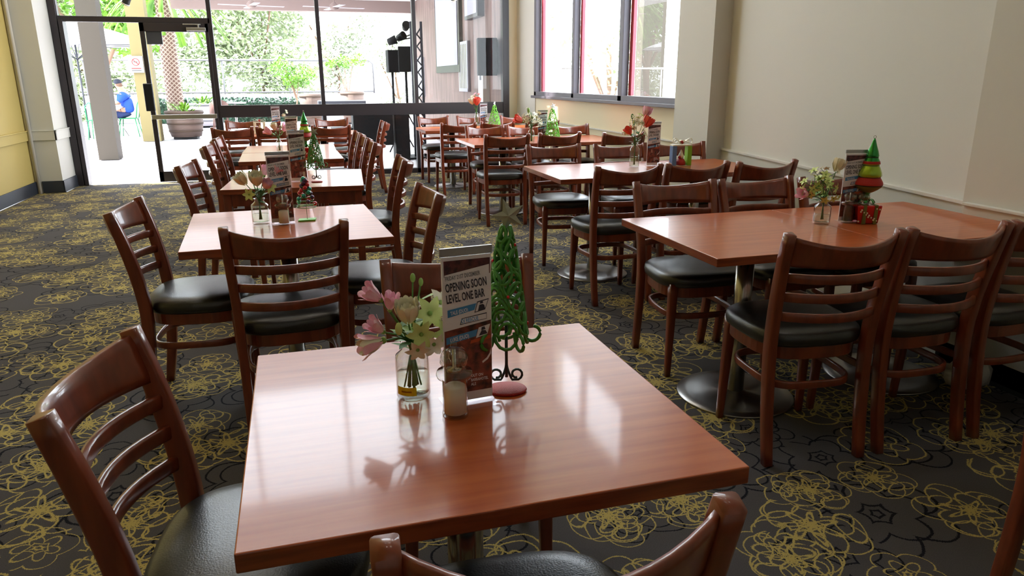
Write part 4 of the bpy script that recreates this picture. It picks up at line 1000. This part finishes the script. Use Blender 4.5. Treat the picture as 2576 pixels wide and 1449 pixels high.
# umbrella frame, cafe tables and green chairs beyond the open doorway
e = empty('umbrella', (-4.9,20.5,0), 0, 'closed-frame market umbrella outside seen through the open doorway', 'umbrella')
mb = MB(); mb.tube([(0,0,0),(0,0,2.2)], .022, 'dark_grey', 8); mb.build('pole', e)
mb = MB(); mb.lathe([(1.75,2.20),(1.76,2.24),(.9,2.52),(.05,2.75),(.0001,2.74)], 'umbrella_cloth', 8, smooth=False); mb.build('canopy', e)
for k in range(8): a = k*PI/4+PI/8; mb = MB(); mb.tube([(0,0,1.85),(.55*math.cos(a),.55*math.sin(a),2.2),(1.7*math.cos(a),1.7*math.sin(a),2.18)], .010, 'dark_grey', 6); mb.build('rib', e)
def cafe_set(x, y, label):
    e = empty('cafe_table', (x,y,0), 0, label, 'table')
    mb = MB(); mb.box(-.65,.65,-.35,.35,.72,.75,'table_white'); mb.build('tabletop', e)
    for sx in (-.5,.5): mb = MB(); mb.tube([(sx-.1,-.3,0),(sx,0,.36),(sx+.1,.3,.72)], .014, 'steel', 6); mb.tube([(sx+.1,.3,0),(sx,0,.36),(sx-.1,-.3,.72)], .014, 'steel', 6); mb.build('leg', e)
cafe_set(-4.72,20.7,'white cafe table in front of the person in blue')
cafe_set(-6.2,20.4,'white cafe table under the umbrella')
def green_chair(x, y, rz, label):
    e = empty('metal_chair', (x,y,0), rz, label, 'chair')
    mb = MB(); mb.box(-.2,.2,-.2,.2,.44,.46,'green_chair'); mb.build('seat', e, bevel=.01)
    mb = MB(); mb.tube([(-.19,-.2,.46),(-.18,-.26,.78),(-.10,-.28,.86),(.10,-.28,.86),(.18,-.26,.78),(.19,-.2,.46)], .013, 'green_chair', 8); mb.box(-.06,.06,-.285,-.27,.48,.85,'green_chair'); mb.build('backrest', e)
    for sx in (-1,1):
        for sy in (-1,1): mb = MB(); mb.tube([(sx*.17,sy*.17,.45),(sx*.21,sy*.23,0)], .012, 'green_chair', 8); mb.build('leg', e)
green_chair(-4.01,20.75,R(90),'green metal chair under the person in blue')
green_chair(-4.55,20.0,R(0),'green metal chair on the near side of the person\'s table')
green_chair(-5.35,20.1,R(20),'green metal chair partly hidden by the brown column')
green_chair(-6.1,19.6,R(-10),'green metal chair beneath the umbrella')
# person in a blue shirt, seated facing the table, in profile
pe = empty('person', (-3.98,20.75,0), 0, 'seated person in blue shirt, navy trousers and dark cap at the white table', 'person')
def skin_mesh(name, pts, edges, radii, m_, root, parent, sub=2):
    me = bpy.data.meshes.new(name); me.from_pydata([tuple(p) for p in pts], edges, []); o = bpy.data.objects.new(name, me); COL.objects.link(o)
    o.modifiers.new('skin', 'SKIN'); 
    for i, r in enumerate(radii):
        sv = me.skin_vertices[0].data[i]; sv.radius = (r, r) if not isinstance(r, tuple) else r; sv.use_root = (i == root)
    s = o.modifiers.new('sub', 'SUBSURF'); s.levels = sub; s.render_levels = sub
    dg = bpy.context.evaluated_depsgraph_get(); nm = bpy.data.meshes.new_from_object(o.evaluated_get(dg)); bpy.data.objects.remove(o)
    for p in nm.polygons: p.use_smooth = True
    nm.materials.clear(); nm.materials.append(MATS[m_]); oo = bpy.data.objects.new(name, nm); COL.objects.link(oo); oo.parent = parent; return oo
# faces -X ; pelvis at z .55
P = [(0,0,.56),(-.02,0,.75),(-.05,0,.93),(-.09,0,1.06),(-.13,0,1.15),(-.17,0,1.25),(-.18,0,1.33),
     (-.07,.18,1.02),(-.18,.22,.84),(-.40,.16,.80),(-.48,.13,.81),
     (-.07,-.18,1.02),(-.18,-.22,.84),(-.40,-.16,.80),(-.48,-.13,.81),
     (-.42,.10,.54),(-.44,.10,.10),(-.54,.10,.05),(-.42,-.10,.54),(-.44,-.10,.10),(-.54,-.10,.05)]
Ed = [(0,1),(1,2),(2,3),(3,4),(4,5),(5,6),(3,7),(7,8),(8,9),(9,10),(3,11),(11,12),(12,13),(13,14),(0,15),(15,16),(16,17),(0,18),(18,19),(19,20)]
Rd = [.14,.13,.15,.12,.055,.085,.08,.065,.05,.036,.03,.065,.05,.036,.03,.075,.045,.035,.075,.045,.035]
skin_mesh('body', P, Ed, Rd, 'skin', 0, pe)
skin_mesh('shirt', [P[i] for i in (0,1,2,3,7,8,11,12)]+[(-.10,0,1.10)], [(0,1),(1,2),(2,3),(3,4),(4,5),(3,6),(6,7),(3,8)], [.155,.15,.17,.14,.085,.07,.085,.07,.07], 'blue_shirt', 0, pe)
skin_mesh('trousers', [P[i] for i in (0,15,16,18,19)]+[(.02,0,.50)], [(0,1),(1,2),(0,3),(3,4),(0,5)], [.165,.095,.062,.095,.062,.15], 'navy', 0, pe)
mb = MB(); mb.ball((-.17,0,1.335), .098, 'cap_dark', 14, .75); mb.box(-.33,-.22,-.055,.055,1.325,1.335,'cap_dark'); mb.build('cap', pe)
mb = MB(); mb.ball((-.155,0,1.27), .088, 'bark', 12, .9); mb.build('hair', pe)
# ledge and railing outside the wall-side windows, pale column
mb = MB(); mb.box(3.7,13.0,0,22,-.2,-.05,'concrete'); o = mb.build('ground_ledge'); struct(o)
e = empty('balcony_railing', (0,18,0), 0, 'thin steel railing outside the wall-side windows', 'railing')
mb = MB(); mb.tube([(6.6,0,1.62),(9.9,0,1.62)], .022, 'steel', 8); mb.build('rail', e)
for x in (6.6,8.0,9.4): mb = MB(); mb.tube([(x,0,-.05),(x,0,1.62)], .018, 'steel', 8); mb.build('post', e)
mb = MB(); mb.box(9.6,10.3,19.6,20.0,-.1,5,'column_brown_shaded'); tagd(mb.build('grey_pier'), 'grey pier outside at the near end of the windows', 'pier')

# ------------------------------------------------------------------ light, world, camera
w = bpy.data.worlds.new('World'); SC.world = w; w.use_nodes = True
bg = w.node_tree.nodes['Background']; bg.inputs[0].default_value = (.85,.925,1.0,1); bg.inputs[1].default_value = 1.0
def portal(name, loc, rot, sx, sy):
    l = bpy.data.lights.new(name, 'AREA'); l.shape = 'RECTANGLE'; l.size = sx; l.size_y = sy; l.cycles.is_portal = True
    o = bpy.data.objects.new(name, l); COL.objects.link(o); o.location = loc; o.rotation_euler = rot
portal('sky_portal_low', (.15,FY+.24,1.65), (R(-90),0,0), 6.1, 3.2)
portal('sky_portal_high', (.15,FY+.24,5.8), (R(-90),0,0), 6.1, 2.0)
portal('sky_portal_side', (3.68,8.3,2.2), (0,R(90),0), 2.0, 4.3)
portal('sky_portal_side_high', (3.68,8.4,4.37), (0,R(90),0), 1.0, 2.6)
s = bpy.data.lights.new('sun', 'SUN'); s.energy = 2.2; s.angle = R(1.5); s.color = (1,.96,.88); o = bpy.data.objects.new('sun', s); COL.objects.link(o)
o.rotation_euler = Vector((.62,-.22,-.75)).to_track_quat('-Z','Y').to_euler()
# added fill lamps, unseen high above, to brighten the room
for x,y in ((-1.6,8.5),(1.2,8.5),(-1.6,5),(1.2,5),(-1.6,1),(1.2,1)):
    e = empty('fill_lamp', (x,y,0), 0, 'added unseen fill lamp above the dining room', 'lamp', 'added fill lamps')
    mb = MB(); mb.lathe([(.0001,H-.10),(.20,H-.10),(.22,H-.06),(.22,H),(.0001,H)], 'fill_glow', 24); mb.build('diffuser', e)
cam = bpy.data.cameras.new('camera'); co = bpy.data.objects.new('camera', cam); COL.objects.link(co); SC.camera = co
cam.sensor_width = 36; cam.lens = 36*1819.39/2576; cam.clip_start = .05; cam.clip_end = 400
p_, r_, y_ = R(16.12286), R(-.24006), R(-16.30516)
Ry = Matrix(((math.cos(y_),math.sin(y_),0),(-math.sin(y_),math.cos(y_),0),(0,0,1)))
Rp = Matrix(((1,0,0),(0,-math.sin(p_),-math.cos(p_)),(0,math.cos(p_),-math.sin(p_))))
Rr = Matrix(((math.cos(r_),-math.sin(r_),0),(math.sin(r_),math.cos(r_),0),(0,0,1)))
Mc = Rr@Rp@Ry; rt_, dn, fw = Mc[0], Mc[1], Mc[2]
co.matrix_world = Matrix(((rt_[0],-dn[0],-fw[0],0),(rt_[1],-dn[1],-fw[1],0),(rt_[2],-dn[2],-fw[2],1.3685),(0,0,0,1)))
SC.view_settings.view_transform = 'Standard'; SC.view_settings.look = 'None'; SC.view_settings.gamma = 1; SC.view_settings.use_curve_mapping = False
SC.view_settings.exposure = 3.58
SC.cycles.use_denoising = True; SC.cycles.denoiser = 'OPENIMAGEDENOISE'; SC.cycles.max_bounces = 9; SC.cycles.diffuse_bounces = 4; SC.cycles.use_adaptive_sampling = True; SC.cycles.adaptive_threshold = .02; SC.cycles.transparent_max_bounces = 24; SC.cycles.sample_clamp_indirect = 6
SC.cycles.caustics_reflective = False; SC.cycles.caustics_refractive = False
